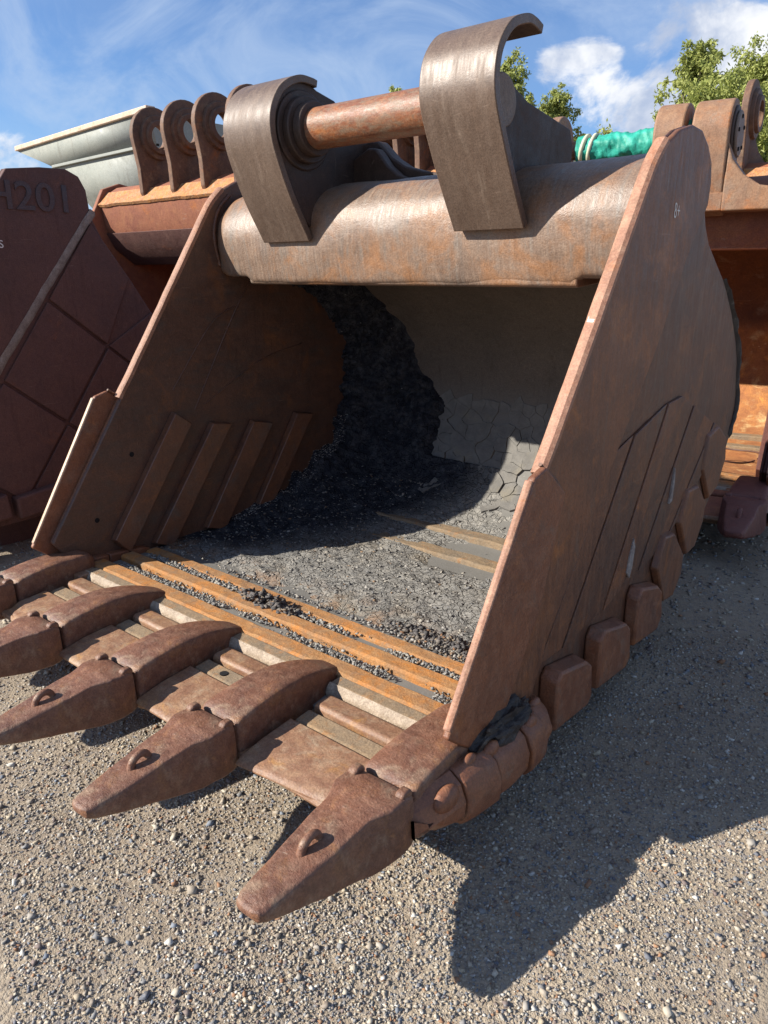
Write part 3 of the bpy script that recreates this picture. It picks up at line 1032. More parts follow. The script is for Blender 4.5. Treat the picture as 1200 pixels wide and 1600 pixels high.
# corner castings outside the lip ends, with round pads and a burnt patch
for sgn in (1, -1):
    secs = [(1.33, 1.20, 1.262, .515, .455), (1.42, 1.18, 1.29, .53, .40), (1.55, 1.12, 1.305, .535, .365), (1.75, 1.12, 1.318, .525, .350), (1.95, 1.12, 1.31, .515, .355), (2.05, 1.12, 1.29, .505, .38), (2.10, 1.12, 1.25, .49, .41)]

    def sec_at(y):
        for q in range(len(secs) - 1):
            if secs[q][0] <= y <= secs[q + 1][0] + 1e-6:
                f = (y - secs[q][0]) / (secs[q + 1][0] - secs[q][0])
                return [secs[q][k] + f * (secs[q + 1][k] - secs[q][k]) for k in range(5)]
    wg = None
    for q, (ya, yb, grow) in enumerate(((1.33, 1.52, 0), (1.526, 1.68, .008), (1.686, 1.86, .0), (1.866, 1.975, .010), (1.98, 2.098, .0))):
        rings = []
        for y in np.linspace(ya, yb, 5):
            _, xi, xo, zt, zb = sec_at(y)
            xo += grow + .004 * fbm(y * 9, q, 0, 3)
            zb -= grow
            rings.append([(sgn * a, y, c) for a, c in ((xi, zt), (xo - .06, zt + .004), (xo - .022, zt - .022), (xo, zt - .075), (xo - .004, zb + .035), (xo - .03, zb + .004), (xo - .07, zb - .006), (xi, zb))])
        me = loft('corner_casting', rings, M['block'], 50)
        if wg is None:
            wg = link('corner_casting', me, BK, .006, 2)
        else:
            link('casting_segment', me, wg, .007, 2)
    for (x, y, z, r) in ((1.270, 1.46, .492, .050), (1.250, 1.60, .528, .030), (1.285, 1.575, .492, .024), (1.262, 1.70, .520, .036), (1.270, 1.92, .505, .034), (1.225, 2.03, .505, .030)):
        bmm = bmesh.new()
        bmesh.ops.create_uvsphere(bmm, u_segments=16, v_segments=10, radius=r)
        for v in bmm.verts:
            v.co = Vector((v.co.x * .55 * sgn + sgn * x, v.co.y * 1.1 + y, v.co.z * .75 + z))
        me = bpy.data.meshes.new('wear_button')
        bmm.to_mesh(me)
        bmm.free()
        me.polygons.foreach_set('use_smooth', [True] * len(me.polygons))
        me.materials.append(M['block'])
        link('wear_button', me, wg)
bmm = bmesh.new()
bmesh.ops.create_icosphere(bmm, subdivisions=4, radius=1)
for v in bmm.verts:
    n_ = v.co.normalized()
    k = 1 + .35 * fbm(n_.x * 2.5, n_.y * 2.5, n_.z * 2.5, 5)
    v.co = Vector((1.222 + v.co.x * .055 * k, 1.80 + v.co.y * .17 * k, .53 + v.co.z * .062 * k))
me = bpy.data.meshes.new('burnt_patch')
bmm.to_mesh(me)
bmm.free()
me.materials.append(M['burnt'])
link('burnt_patch', me, BK, label='charred black patch where the plate meets the corner casting')

# ragged black sealing left along the rear edge of the right plate
rg = []
for i, p in enumerate(spline([(3.64, 1.85, 0), (3.84, 1.68, 0), (3.985, 1.50, 0), (4.06, 1.29, 0), (4.03, 1.10, 0)], 14)):
    q = .02 * fbm(p.x * 8, p.y * 8, 2, 4)
    w = .012 + .014 * abs(fbm(p.x * 11, p.y * 11, 6, 4))
    rg.append([(1.182 + .012 * math.cos(a) + q * .3, p.x + w * math.cos(a + 1) + q, p.y + w * math.sin(a + 1)) for a in np.linspace(0, 2 * math.pi, 9)[:-1]])
link('edge_sealant', loft('edge_sealant', rg, M['burnt'], 60), BK)


def text_mesh(s, size, depth, mat, name, thin=0.0):
    cu = bpy.data.curves.new(name, 'FONT')
    cu.body = s
    cu.size = size
    cu.extrude = depth
    cu.offset = thin
    o = bpy.data.objects.new(name, cu)
    COL.objects.link(o)
    dg = bpy.context.evaluated_depsgraph_get()
    me = bpy.data.meshes.new_from_object(o.evaluated_get(dg))
    bpy.data.objects.remove(o)
    me.name = name
    me.materials.clear()
    me.materials.append(mat)
    return me


t8 = link('chalk_mark', text_mesh('8+', .06, .0004, M['white'], 'chalk_mark', -.0006), BK)
t8.matrix_local = Matrix.Translation((1.2065, 2.875, 2.075)) @ Matrix.Rotation(R(90), 4, 'Z') @ Matrix.Rotation(R(90), 4, 'X') @ Matrix.Diagonal((.9, 1.25, 1, 1))
link('paint_chip', box('paint_chip', 1.15, 1.172, -.010, .010, 0, .0015, M['chip']), BK).matrix_local = Matrix.Translation((.018, 2.3305, 1.744)) @ Matrix.Rotation(R(54), 4, 'X')

for pts in ([(-HW + .001, 2.35, 1.30), (-HW + .001, 2.62, 1.62), (-HW + .001, 2.80, 1.72)], [(-HW + .001, 2.55, 1.20), (-HW + .001, 2.95, 1.40), (-HW + .001, 3.30, 1.48)], [(-HW + .001, 2.48, 1.18), (-HW + .001, 2.75, 1.62), (-HW + .001, 2.92, 1.86)]):
    bead(pts, .0035, 'inner')
for y, z in ((2.07, 1.0), (1.84, .70)):
    link('bolt_hole', cyl_x('bolt_hole', -HW + .0005, -HW + .0025, y, z, .013, M['hole'], 14), BK)

# ------------------------------------------------------------------ caked residue in the bowl
NX, NS = 210, 330
S0 = .36
S1_ = WLEN - .12


def corner_fill(x, s):
    p, _ = wrap_at(s)
    back = max(0, min(1, (p.x - 2.55) / .9)) if p.y < 1.2 else 1
    if p.y > 1.2:
        back = max(.35, 1 - (p.y - 1.2) / 1.1)
    return back


pc = [wrap_at(S0 + (S1_ - S0) * j / (NS - 1)) for j in range(NS)]
verts = []
for j in range(NS):
    s = S0 + (S1_ - S0) * j / (NS - 1)
    p, nr = pc[j]
    for i in range(NX):
        x = -HW + .002 + (2 * HW - .004) * i / (NX - 1)
        back = corner_fill(x, s)
        h = .21 * back * math.exp(-((x + HW) / .22)) * (1 + .4 * fbm(x * 5, s * 5, 0, 3))
        # edge of the tarry crust on the back sheet
        if p.y > .78:
            wb = -.50 - .52 * max(0, (p.y - .95)) + .16 * fbm(p.y * 4, 2, 0, 4)
            e = (wb - x) / .05
            h += .045 * max(0, min(1, e)) * (1 + .6 * fbm(x * 7, s * 7, 5, 4) + .5 * fbm(x * 24, s * 24, 2, 3)) - (0.012 if e < 0 else 0)
            h -= .03 * max(0, min(1, -e * .6))
            if e > 0:
                h += min(1, e) * (.012 * abs(fbm(x * 16, s * 16, 8, 4)) + .006 * fbm(x * 50, s * 50, 3, 2))
        else:
            fl = .020 + .012 * fbm(x * 2.3, s * 2.3, 3, 4) + .008 * fbm(x * 14, s * 14, 1, 4) + .004 * fbm(x * 45, s * 45, 1, 2)
            # thinner over the old wear bars on the right and feathered at the front
            fade = max(0, min(1, (s - S0 - .17 - .10 * (fbm(x * 4, 0, 8, 4) + .3)) / .16))
            if p.x > 2.9:
                fl -= .022 * max(0, min(1, (x + .15) / .35))
            heap = .050 * math.exp(-((x + .10) ** 2) / .05 - ((p.x - 2.00) ** 2) / .008) + .02 * math.exp(-((x - .75) ** 2) / .06 - ((p.x - 2.22) ** 2) / .004)
            h += fl * fade - .012 * (1 - fade) + heap * (1 + 1.2 * fbm(x * 22, s * 22, 4, 4))
        q = p + nr * h
        verts.append((x, q.x, q.y))
a_ = (np.arange(NS - 1)[:, None] * NX + np.arange(NX - 1)[None]).ravel()
rf = np.stack([a_, a_ + 1, a_ + NX + 1, a_ + NX], 1)
rs = link('caked_residue', raw_mesh('caked_residue', np.array(verts), rf, M['residue'], True))
tag(rs, 'grey and tar black residue caked over the floor inside the front bucket', 'residue', kind='stuff')

# loose chips lying on the residue
RV = np.array(verts).reshape(NS, NX, 3)


def chips(n, cond, smin, smax, mat, name, label, sk=2.2, fl=(.25, .6)):
    P, S = [], []
    while len(P) < n:
        j = int(rng.integers(0, NS))
        i = int(rng.integers(0, NX))
        p = RV[j, i]
        if cond(p):
            P.append(p + np.array([rng.uniform(-.005, .005), rng.uniform(-.005, .005), 0]))
            S.append(smin + (smax - smin) * rng.random() ** sk)
    V, F = scatter(np.array(P), np.array(S), fl, .35, .1)
    o = link(name, raw_mesh(name, V, F, mat))
    tag(o, label, 'residue', kind='stuff')
    return o


chips(5200, lambda p: p[2] < .66 and p[1] > 2.12 and rng.random() < (1.2 - .35 * (p[1] - 2.0)) and not (p[1] > 2.95 and p[0] > -.1 and rng.random() < .6), .0025, .0115, M['flake'], 'residue_chips', 'grey flaking chips strewn over the bucket floor', 3.0, (.12, .28))
chips(4200, lambda p: (math.exp(-((p[0] + .14) ** 2) / .08 - ((p[1] - 2.00) ** 2) / .010) + .6 * math.exp(-((p[0] - .72) ** 2) / .07 - ((p[1] - 2.22) ** 2) / .006)) > rng.random() * .8 + .1, .004, .015, M['crumb'], 'residue_crumbs', 'heap of dark crumbs spilling over the orange wear bars')
chips(5200, lambda p: p[0] < -.25 and p[1] > 2.5 and rng.random() < .5, .0015, .007, M['darkflake'], 'tar_chips', 'black crumbs on the tarry residue in the left corner', 3)
M['pale'] = island_mat('pale_crust', [(0, (.42, .40, .37)), (.5, (.30, .28, .26)), (.8, (.5, .48, .44))], .95, .4)
chips(1100, lambda p: p[0] < -1.10 + .03 * fbm(p[1] * 9, 0, 0, 3) and .50 < p[2] < 1.0 and p[1] > 2.5, .0015, .0055, M['pale'], 'pale_crust', 'thin pale crust line where residue meets the left plate', 2)
# crumbs caught in the grooves between the wear bars
P, S = [], []
for _ in range(5200):
    yy = random.choice((1.735, 1.86, 1.875, 1.89, 2.02, 2.03, 2.04, 2.155)) + random.gauss(0, .010)
    xx = random.uniform(-1.05, 1.08)
    if fbm(xx * 3, yy * 9, 0, 3) > -.25:
        P.append((xx, yy, .489 + (.004 if yy > 1.9 else 0)))
        S.append(.002 + .007 * random.random() ** 2)
V, F = scatter(np.array(P), np.array(S), (.4, .8), .3, .1)
tag(link('groove_crumbs', raw_mesh('groove_crumbs', V, F, M['flake'])), 'grey crumbs caught in the grooves between orange wear bars', 'residue', kind='stuff')

# cracked dried mud plates on the back sheet
mud = thing('mud_crust', 'pale dried mud cracked into curling plates on the back wall inside the front bucket', 'mud')


def s_of_z(z):
    best = min(range(len(WS)), key=lambda k: abs(WS[k].y - z) + (5 if L_[k] < 1.6 or L_[k] > 3.3 else 0))
    return L_[best]


sA, sB = 2.0, 2.0 + .68
cells = []
nxc, nsc = 22, 11
seeds = []
for i in range(-1, nxc + 1):
    for j in range(-1, nsc + 1):
        if random.random() > .72:
            continue
        seeds.append(Vector(((-.62 + (i + .5 + random.uniform(-.42, .42)) * 1.68 / nxc), sA + (j + .5 + random.uniform(-.42, .42)) * (sB - sA) / nsc)))


def clip(poly, m, n):
    o = []
    for k in range(len(poly)):
        a, b = poly[k], poly[(k + 1) % len(poly)]
        da, db = (a - m).dot(n), (b - m).dot(n)
        if da <= 0:
            o.append(a)
        if da * db < 0:
            o.append(a.lerp(b, da / (da - db)))
    return o


for c in seeds:
    u = (c.y - sA) / (sB - sA)
    if not (-.55 - .1 * u < c.x < HW - .03 and 0 < u < 1):
        continue
    if random.random() < .06:
        continue
    poly = [c + Vector(v) for v in ((-.3, -.3), (.3, -.3), (.3, .3), (-.3, .3))]
    for q in seeds:
        if q is not c and (q - c).length < .3:
            poly = clip(poly, (q + c) / 2, (q - c))
    if len(poly) < 3:
        continue
    gap = .0008 + .0035 * (1 - u) * random.random() ** 1.5
    # fine ragged outline
    pts = []
    for k in range(len(poly)):
        a, b = poly[k], poly[(k + 1) % len(poly)]
        m_ = max(1, int((b - a).length / .02))
        for q in range(m_):
            p = a.lerp(b, q / m_)
            jx = .011 * fbm(p.x * 19, p.y * 19, 0, 4)
            jy = .011 * fbm(p.x * 19, p.y * 19, 9, 4)
            p = p + Vector((jx, jy))
            d = (p - c)
            pts.append(p - d.normalized() * gap)
    lift = (.003 + .020 * random.random() ** 2.5) * (1.1 - .95 * u)
    tilt = Vector((random.gauss(0, .06), random.gauss(0, .06))) * (1.1 - u)
    top, bot = [], []
    for p in pts:
        xx = max(-HW + .01, min(HW - .004, p.x))
        w_, nr = wrap_at(p.y)
        h = lift + .004 + tilt.dot(p - c) + .25 * (p - c).length_squared * (1 - u)
        a = w_ + nr * max(.003, h)
        b = w_ + nr * (-.002)
        top.append((xx, a.x, a.y))
        bot.append((xx, b.x, b.y))
    w_, nr = wrap_at(c.y)
    a = w_ + nr * (lift + .002)
    n = len(pts)
    vv = top + bot + [(c.x, a.x, a.y)]
    ff = [[k, (k + 1) % n, n + (k + 1) % n, n + k] for k in range(n)] + [[k, (k + 1) % n, 2 * n] for k in range(n)]
    link('mud_plate', new_mesh('mud_plate', vv, ff, M['mud'], 40), mud)

# ------------------------------------------------------------------ second bucket of the same kind, behind on the right
BR = copy_tree(BK, skip=('hinge_pin', 'hinge_strap', 'hinge_lug', 'hinge_boss', 'pin_cap', 'rear_lug', 'chalk_mark', 'paint_chip', 'bruise', 'burnt_patch', 'edge_sealant'))
BR.location = (.10, 3.02, -.01)
BR.rotation_euler = (0, 0, .149)
BR.scale = (1.125,) * 3
BR['label'] = 'rusty bucket behind on the right with a green tarp round its pin'
BR['group'] = G_BUCKETS

M['deepred'] = rust('deep_red_rust', (.105, .038, .032), (.075, .030, .028), (.14, .055, .04), .75, orange=.15, scale=1.0, orange_c=(.22, .08, .03))
M['redtooth'] = rust('red_tooth', (.15, .055, .048), (.11, .042, .04), (.19, .08, .065), .6, scale=2)
M['sunlitfloor'] = rust('sunlit_orange_floor', (.155, .070, .045), (.10, .048, .036), (.21, .11, .06), .85, orange=.3, scale=1.2, grey=.2, orange_c=(.36, .18, .06), scratches=.2)
_t = M['sunlitfloor'].node_tree  # paints sunlight into the low wrapper colour; upper part keeps the tube's shade
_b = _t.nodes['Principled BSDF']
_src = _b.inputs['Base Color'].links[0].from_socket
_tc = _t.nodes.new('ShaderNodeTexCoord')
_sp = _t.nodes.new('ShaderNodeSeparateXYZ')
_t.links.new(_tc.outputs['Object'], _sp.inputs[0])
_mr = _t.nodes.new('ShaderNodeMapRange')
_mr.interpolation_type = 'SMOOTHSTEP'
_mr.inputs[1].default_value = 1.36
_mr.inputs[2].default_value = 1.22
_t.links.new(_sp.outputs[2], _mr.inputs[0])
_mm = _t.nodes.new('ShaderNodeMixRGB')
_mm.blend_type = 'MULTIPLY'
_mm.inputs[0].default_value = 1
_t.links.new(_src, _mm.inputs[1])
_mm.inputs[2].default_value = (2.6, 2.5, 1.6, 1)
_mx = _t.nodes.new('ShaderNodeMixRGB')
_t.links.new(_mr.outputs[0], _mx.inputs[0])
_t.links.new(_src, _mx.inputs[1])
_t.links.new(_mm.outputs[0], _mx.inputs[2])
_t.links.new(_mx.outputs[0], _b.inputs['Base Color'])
SWAP = {'wrapper': 'sunlitfloor', 'tooth': 'redtooth', 'tooth_adapter': 'redtooth', 'lifting_eye': 'redtooth', 'ear': 'redtooth', 'lip_shroud': 'redrust', 'shroud_step': 'redrust', 'shroud_back': 'redrust',
        'torque_tube': 'redrust', 'tube_lip': 'redrust', 'side_plate': 'deepred', 'edge_band': 'deepred', 'liner_strip': 'deepred'}
_cache = {}
for ch in BR.children_recursive:
    k = ch.name.split('.')[0]
    if k in SWAP:
        if ch.data.name not in _cache:
            me = ch.data.copy()
            me.materials.clear()
            me.materials.append(M[SWAP[k]])
            _cache[ch.data.name] = me
        ch.data = _cache[ch.data.name]
link('hinge_pin', cyl_x('hinge_pin', -.5, .5, *PC, .06, M['pin'], 24), BR)
ear_arc = [(2.66 + .205 * math.cos(a), 2.52 + .205 * math.sin(a)) for a in np.linspace(R(185), R(10), 20)]
ear_pl = ear_arc + [(2.90, 2.35), (3.0, 2.26), (2.9, 2.1), (2.62, 2.04), (2.50, 2.12), (2.46, 2.3)]
M['ear'] = rust('ear_rust', (.30, .17, .10), (.22, .14, .10), (.36, .25, .17), .6, scale=1.4, orange=.35, grey=.3, grey_c=(.25, .21, .18), streak=(1, 1, .5))
for x0, x1 in ((.20, .385), (.43, .655), (-.66, -.55), (-.52, -.44)):
    link('hinge_ear', prism('hinge_ear', ear_pl, x0, x1, M['ear']), BR, .014, 3)
link('pin_cap', cyl_x('pin_cap', .650, .668, 2.66, 2.52, .165, M['lug'], 40), BR, .006)
cp = link('pin_cap', cyl_x('pin_cap', .667, .690, 2.66, 2.52, .135, M['cap'], 40), BR, .01)
for k in range(5):
    a = .5 + k * 1.256
    link('cap_bolt', cyl_x('cap_bolt', .689, .697, 2.66 + .10 * math.cos(a), 2.52 + .10 * math.sin(a), .012, M['hole'], 10), cp)
# flared foot that spreads the outer ear onto the tube
ft = [(x, z) for x, z in ((.655, 2.46), (.69, 2.36), (.76, 2.27), (.86, 2.205), (1.0, 2.18), (1.10, 2.18), (1.10, 2.06), (.655, 2.06))]
vv = [(x, 2.47 + .25 * max(0, z - 2.06) * 0, z) for x, z in ft] + [(x, 2.64, z) for x, z in ft]
n = len(ft)
link('ear_foot', new_mesh('ear_foot', vv, [list(range(n)), list(range(n, 2 * n))] + [[k, (k + 1) % n, n + (k + 1) % n, n + k] for k in range(n)], M['ear'], 40), BR, .012, 3)
link('ear_foot', prism('ear_foot', [(2.48, 2.06), (2.48, 2.17), (2.95, 2.32), (3.0, 2.1)], .19, .66, M['ear']), BR, .01)

# ------------------------------------------------------------------ left neighbour with raised lettering
BL = thing('excavator_bucket', 'purple brown bucket on the left with raised lettering and square wear tiles', 'bucket', group=G_BUCKETS)
xl = -2.4
OUT = [(1.55, .62), (1.50, .78), (1.62, 1.02), (1.85, 1.50), (2.02, 2.0), (2.12, 2.35), (2.20, 2.46), (2.40, 2.485), (2.56, 2.49), (2.64, 2.455), (2.68, 2.38), (2.70, 2.27), (2.78, 2.10), (2.95, 1.86), (3.13, 1.58), (3.24, 1.40), (3.28, 1.1), (3.15, .80), (2.85, .55), (2.4, .40), (1.9, .38), (1.70, .44)]
link('side_plate', prism('side_plate', OUT, xl - .05, xl - .03, M['purple']), BL, .005)
FR = [(1.55, .62), (1.50, .78), (1.62, 1.02), (1.85, 1.50), (2.02, 2.0), (2.12, 2.35), (2.20, 2.46), (2.40, 2.485), (2.56, 2.49), (2.64, 2.455), (2.68, 2.38), (2.69, 2.27), (2.40, 1.90), (2.03, 1.43), (1.86, 1.20), (1.70, .98), (1.62, .8)]
link('edge_band', prism('edge_band', FR, xl - .03, xl + .012, M['purple']), BL, .006)
# bare steel chamfer along the rear edge of the band
rg = []
for i, p in enumerate(spline([(2.70, 2.27, 0), (2.40, 1.895, 0), (2.03, 1.42, 0), (1.80, 1.12, 0)], 10)):
    q = .006 * fbm(p.x * 12, p.y * 12, 0, 3)
    rg.append([(xl + .013, p.x - .006 + q, p.y + .004), (xl + .004, p.x + .028, p.y - .014 + q), (xl - .031, p.x + .05 + q, p.y - .03), (xl - .031, p.x - .01, p.y)])
link('bare_chamfer', loft('bare_chamfer', rg, M['bluegrey'], 50), BL)


def pline(u, v):
    # tile grid: u runs along the band downwards, v away from it (down and back)
    o = Vector((2.33, 1.76)) + Vector((-.34, -.465)) * u + Vector((.40, -.33)) * v
    return o


def inside(p, poly):
    r = False
    for k in range(len(poly)):
        a, b = poly[k], poly[k - 1]
        if (a[1] > p.y) != (b[1] > p.y) and p.x < (b[0] - a[0]) * (p.y - a[1]) / (b[1] - a[1]) + a[0]:
            r = not r
    return r


for a in range(-1, 4):
    for b in range(0, 4):
        g_ = .018
        q = [pline(a + g_, b + g_ + (.07 if b == 0 else 0)), pline(a + 1 - g_, b + g_ + (.07 if b == 0 else 0)), pline(a + 1 - g_, b + 1 - g_), pline(a + g_, b + 1 - g_)]
        # clip to the plate outline by pulling points inwards
        cen = sum(q, Vector((0, 0))) / 4
        if not inside(cen, OUT):
            continue
        qq = []
        for p in q:
            t = 0
            while not inside(p.lerp(cen, t), OUT) and t < 1:
                t += .04
            qq.append(p.lerp(cen, t))
        link('wear_tile', prism('wear_tile', [(p.x, p.y) for p in qq], xl - .0305, xl - .012 + .004 * ((a + b) % 2), M['purple']), BL, .005)
LT = link('raised_lettering', text_mesh('HH201', .22, .006, M['faded'], 'raised_lettering', .002), BL, label='letters and digits HH201 standing out of the plate')
LT.matrix_local = Matrix.Translation((xl + .016, 1.865, 2.245)) @ Matrix.Rotation(R(90), 4, 'Z') @ Matrix.Rotation(R(90), 4, 'X') @ Matrix.Diagonal((1.12, 1, 1, 1))
LT2 = link('paint_mark', text_mesh('S', .06, .0005, M['white'], 'paint_mark', 0), BL)
LT2.matrix_local = Matrix.Translation((xl + .0125, 2.10, 2.03)) @ Matrix.Rotation(R(90), 4, 'Z') @ Matrix.Rotation(R(90), 4, 'X')
for k, q in enumerate([[(1.60, .42), (1.58, .55), (1.92, .60), (1.94, .44)], [(1.98, .42), (1.97, .56), (2.30, .60), (2.33, .45)], [(2.37, .44), (2.36, .58), (2.68, .66), (2.72, .52)]]):
    link('heel_shroud', prism('heel_shroud', q, xl - .08, xl + .05, M['purple']), BL, .015, 3)
rg = []
for a, b in [(1.5, .55), (2.2, .5), (2.8, .58), (3.15, .9), (3.2, 1.3), (2.95, 1.75), (2.6, 2.1)]:
    rg.append([(xl - .05, a, b), (xl - 1.5, a, b), (xl - 1.5, a + .03, b - .05), (xl - .05, a + .03, b - .05)])
link('wrapper', loft('wrapper', rg, M['purple']), BL)
link('side_plate', prism('side_plate', OUT, xl - 1.55, xl - 1.5, M['purple']), BL, .005)
link('torque_tube', prism('torque_tube', [(2.15, 2.1), (2.12, 2.3), (2.25, 2.42), (2.6, 2.4), (2.65, 2.2), (2.5, 2.05)], xl - 1.5, xl - .05, M['purple']), BL, .03, 3)
for x in (xl - .8, xl - 1.2):
    link('hinge_lug', prism('hinge_lug', [(2.1, 2.35), (2.2, 2.62), (2.35, 2.66), (2.5, 2.55), (2.6, 2.38)], x - .04, x + .04, M['purple']), BL, .01)
for x in (xl - 1.4, xl - 1.05, xl - .7, xl - .35):
    tt = link('tooth', prism('tooth', [(.98, .47), (1.5, .40), (1.62, .42), (1.62, .58), (1.5, .60), (1.2, .55)], x - .07, x + .07, M['purple']), BL, .02)
link('skid_bar', prism('skid_bar', [(1.9, .42), (3.0, .55), (2.9, .3), (2.6, .09), (2.0, .08)], xl - 1.2, xl - .3, M['purple']), BL, .01)

# ------------------------------------------------------------------ far left dark bucket tip
BF = thing('excavator_bucket', 'dark bucket at the far left edge showing only its sloping top', 'bucket', group=G_BUCKETS)
link('side_plate', prism('side_plate', [(2.0, .5), (1.9, .9), (2.5, 2.5), (2.9, 2.86), (3.2, 2.75), (3.75, 2.30), (4.4, 1.8), (4.4, 1.0), (3.8, .3), (2.6, .12)], -5.4, -5.32, M['purple']), BF, .01)
link('wrapper', prism('wrapper', [(2.3, .3), (3.7, .4), (4.3, 1.1), (4.25, 1.8), (4.1, 1.9), (4.1, 1.1), (3.6, .55), (2.3, .4)], -6.8, -5.4, M['purple']), BF)
link('torque_tube', prism('torque_tube', [(2.6, 2.3), (2.75, 2.6), (3.1, 2.6), (3.3, 2.3)], -6.8, -5.4, M['purple']), BF, .03)
link('side_plate', prism('side_plate', [(2.0, .5), (1.9, .9), (2.5, 2.5), (2.9, 2.86), (3.2, 2.75), (3.75, 2.30), (4.4, 1.8), (4.4, 1.0), (3.8, .3), (2.6, .12)], -6.88, -6.8, M['purple']), BF, .01)

# ------------------------------------------------------------------ red bucket with a row of open hinge lugs


def lug_bucket(label, loc, rz, sc, mat='redrust', lugs=(-.79, -.22, .31, .84), dark='purple'):
    """local frame like the front bucket: x across, y back, origin on the ground under the tube; half width 1.66"""
    t = thing('excavator_bucket', label, 'bucket', loc, rz, G_BUCKETS, sc)
    hw = 1.66
    for s in (-1, 1):
        pl = [(-.95, .42), (-1.0, .62), (-.22, 2.60), (-.08, 2.85), (.15, 2.93), (.6, 2.85), (.9, 2.4), (1.35, 1.6), (1.4, 1.0), (1.0, .4), (.3, .1), (-.4, .12)]
        me = prism('side_plate', pl, hw, hw + .07, M[mat])
        link('side_plate', me if s == 1 else mirror(me, 'side_plate'), t, .01)
    rg = []
    for a, b in [(-.9, .35), (.2, .2), (.9, .45), (1.28, 1.0), (1.22, 1.6), (.8, 2.3), (.45, 2.6)]:
        rg.append([(-hw, a, b), (hw, a, b), (hw, a + .03, b - .06), (-hw, a + .03, b - .06)])
    link('wrapper', loft('wrapper', rg, M[dark]), t)
    link('torque_tube', prism('torque_tube', [(-.02, 2.28), (-.10, 2.42), (-.14, 2.66), (-.04, 2.80), (.1, 2.88), (.5, 2.88), (.7, 2.6), (.5, 2.3), (.2, 2.2)], -hw, hw, M['redrust']), t, .02, 3)
    rg = []
    for x in np.linspace(-hw, hw, 60):
        q = .012 * fbm(x * 5, 0, 1, 4)
        rg.append([(x, -.15, 2.645 + q), (x, -.17, 2.67 + q), (x, -.13, 2.705), (x, -.03, 2.815 + q * .3), (x, .02, 2.80), (x, -.1, 2.66)])
    link('tube_ledge', loft('tube_ledge', rg, M['orangetop'], 60), t)
    link('inner_lip', prism('inner_lip', [(-.06, 2.33), (-.10, 2.36), (.0, 2.18), (.25, 2.0), (.30, 2.0), (.06, 2.2)], -hw, hw, M[dark]), t, .01)
    for x in lugs:
        arc = [(.10 + .30 * math.cos(a), 3.34 + .30 * math.sin(a)) for a in np.linspace(R(195), R(-25), 22)]
        base = [(.42, 3.0), (.52, 2.84), (.1, 2.78), (-.10, 2.70), (-.13, 2.75), (-.14, 3.0)]
        # plate with a round eye: ring of quads between outline and hole
        outl = arc + base
        n = len(outl)
        pts = []
        hole = []
        for (y, z) in outl:
            an = math.atan2(z - 3.34, y - .10)
            hole.append((.10 + .12 * math.cos(an), 3.34 + .12 * math.sin(an)))
        v = [(x - .035, *p) for p in outl] + [(x - .035, *p) for p in hole] + [(x + .035, *p) for p in outl] + [(x + .035, *p) for p in hole]
        f = []
        for k in range(n):
            j = (k + 1) % n
            f += [[k, j, n + j, n + k], [2 * n + k, 2 * n + j, 3 * n + j, 3 * n + k], [k, j, 2 * n + j, 2 * n + k], [n + k, n + j, 3 * n + j, 3 * n + k]]
        lg = link('hinge_lug', new_mesh('hinge_lug', v, f, M['lugbrown'], 30), t, .012, 3)
        # thickened ring round the eye and a scalloped gusset below it
        for xx0, xx1, ro in ((x + .034, x + .07, .235), (x + .069, x + .10, .18)):
            ring = []
            for xx, r_ in ((xx0, .12), (xx0, ro), (xx1, ro - .012), (xx1, .12)):
                ring.append([(xx, .12 + r_ * math.cos(2 * math.pi * k / 32), 3.33 + r_ * math.sin(2 * math.pi * k / 32)) for k in range(32)])
            ring.append(ring[0])
            link('eye_ring', loft('eye_ring', ring, M['lugbrown'], 40, cap=False), lg, .004)
        link('gusset', loft('gusset', [[(x + .03, .0 + .1, 2.80), (x + .20, .30, 2.84), (x + .03, .5, 2.84)], [(x + .03, .05, 3.0), (x + .10, .22, 3.0), (x + .03, .35, 3.0)], [(x + .03, .08, 3.14), (x + .06, .15, 3.14), (x + .03, .25, 3.14)]], M['lugbrown'], 80), lg)
    for x in (-1.3, -.65, 0, .65, 1.3):
        link('tooth', prism('tooth', [(-1.45, .38), (-.95, .30), (-.8, .32), (-.8, .52), (-1.0, .54), (-1.25, .48)], x - .09, x + .09, M[mat]), t, .02)
    return t


M['lugbrown'] = rust('lug_brown', (.17, .10, .072), (.11, .07, .055), (.26, .17, .115), .7, orange=.2, scale=1.6, grey=.25, grey_c=(.30, .22, .15), scratches=.1)
BB = lug_bucket('tall red rust bucket behind with a row of open lugs on an orange ledge', (-4.85, 5.35, 0), 0, 1.0)
BG = lug_bucket('rust red bucket glimpsed behind the hinge pin of the front bucket', (-4.15, 8.0, .0), .1, 1.10, lugs=(-.25, .0, .28, .55))
BE = lug_bucket('rust red bucket behind the tarp bucket, one tall lug showing', (.9, 9.3, .0), .1, 1.05, lugs=(-1.30, -.3, .3, .95))

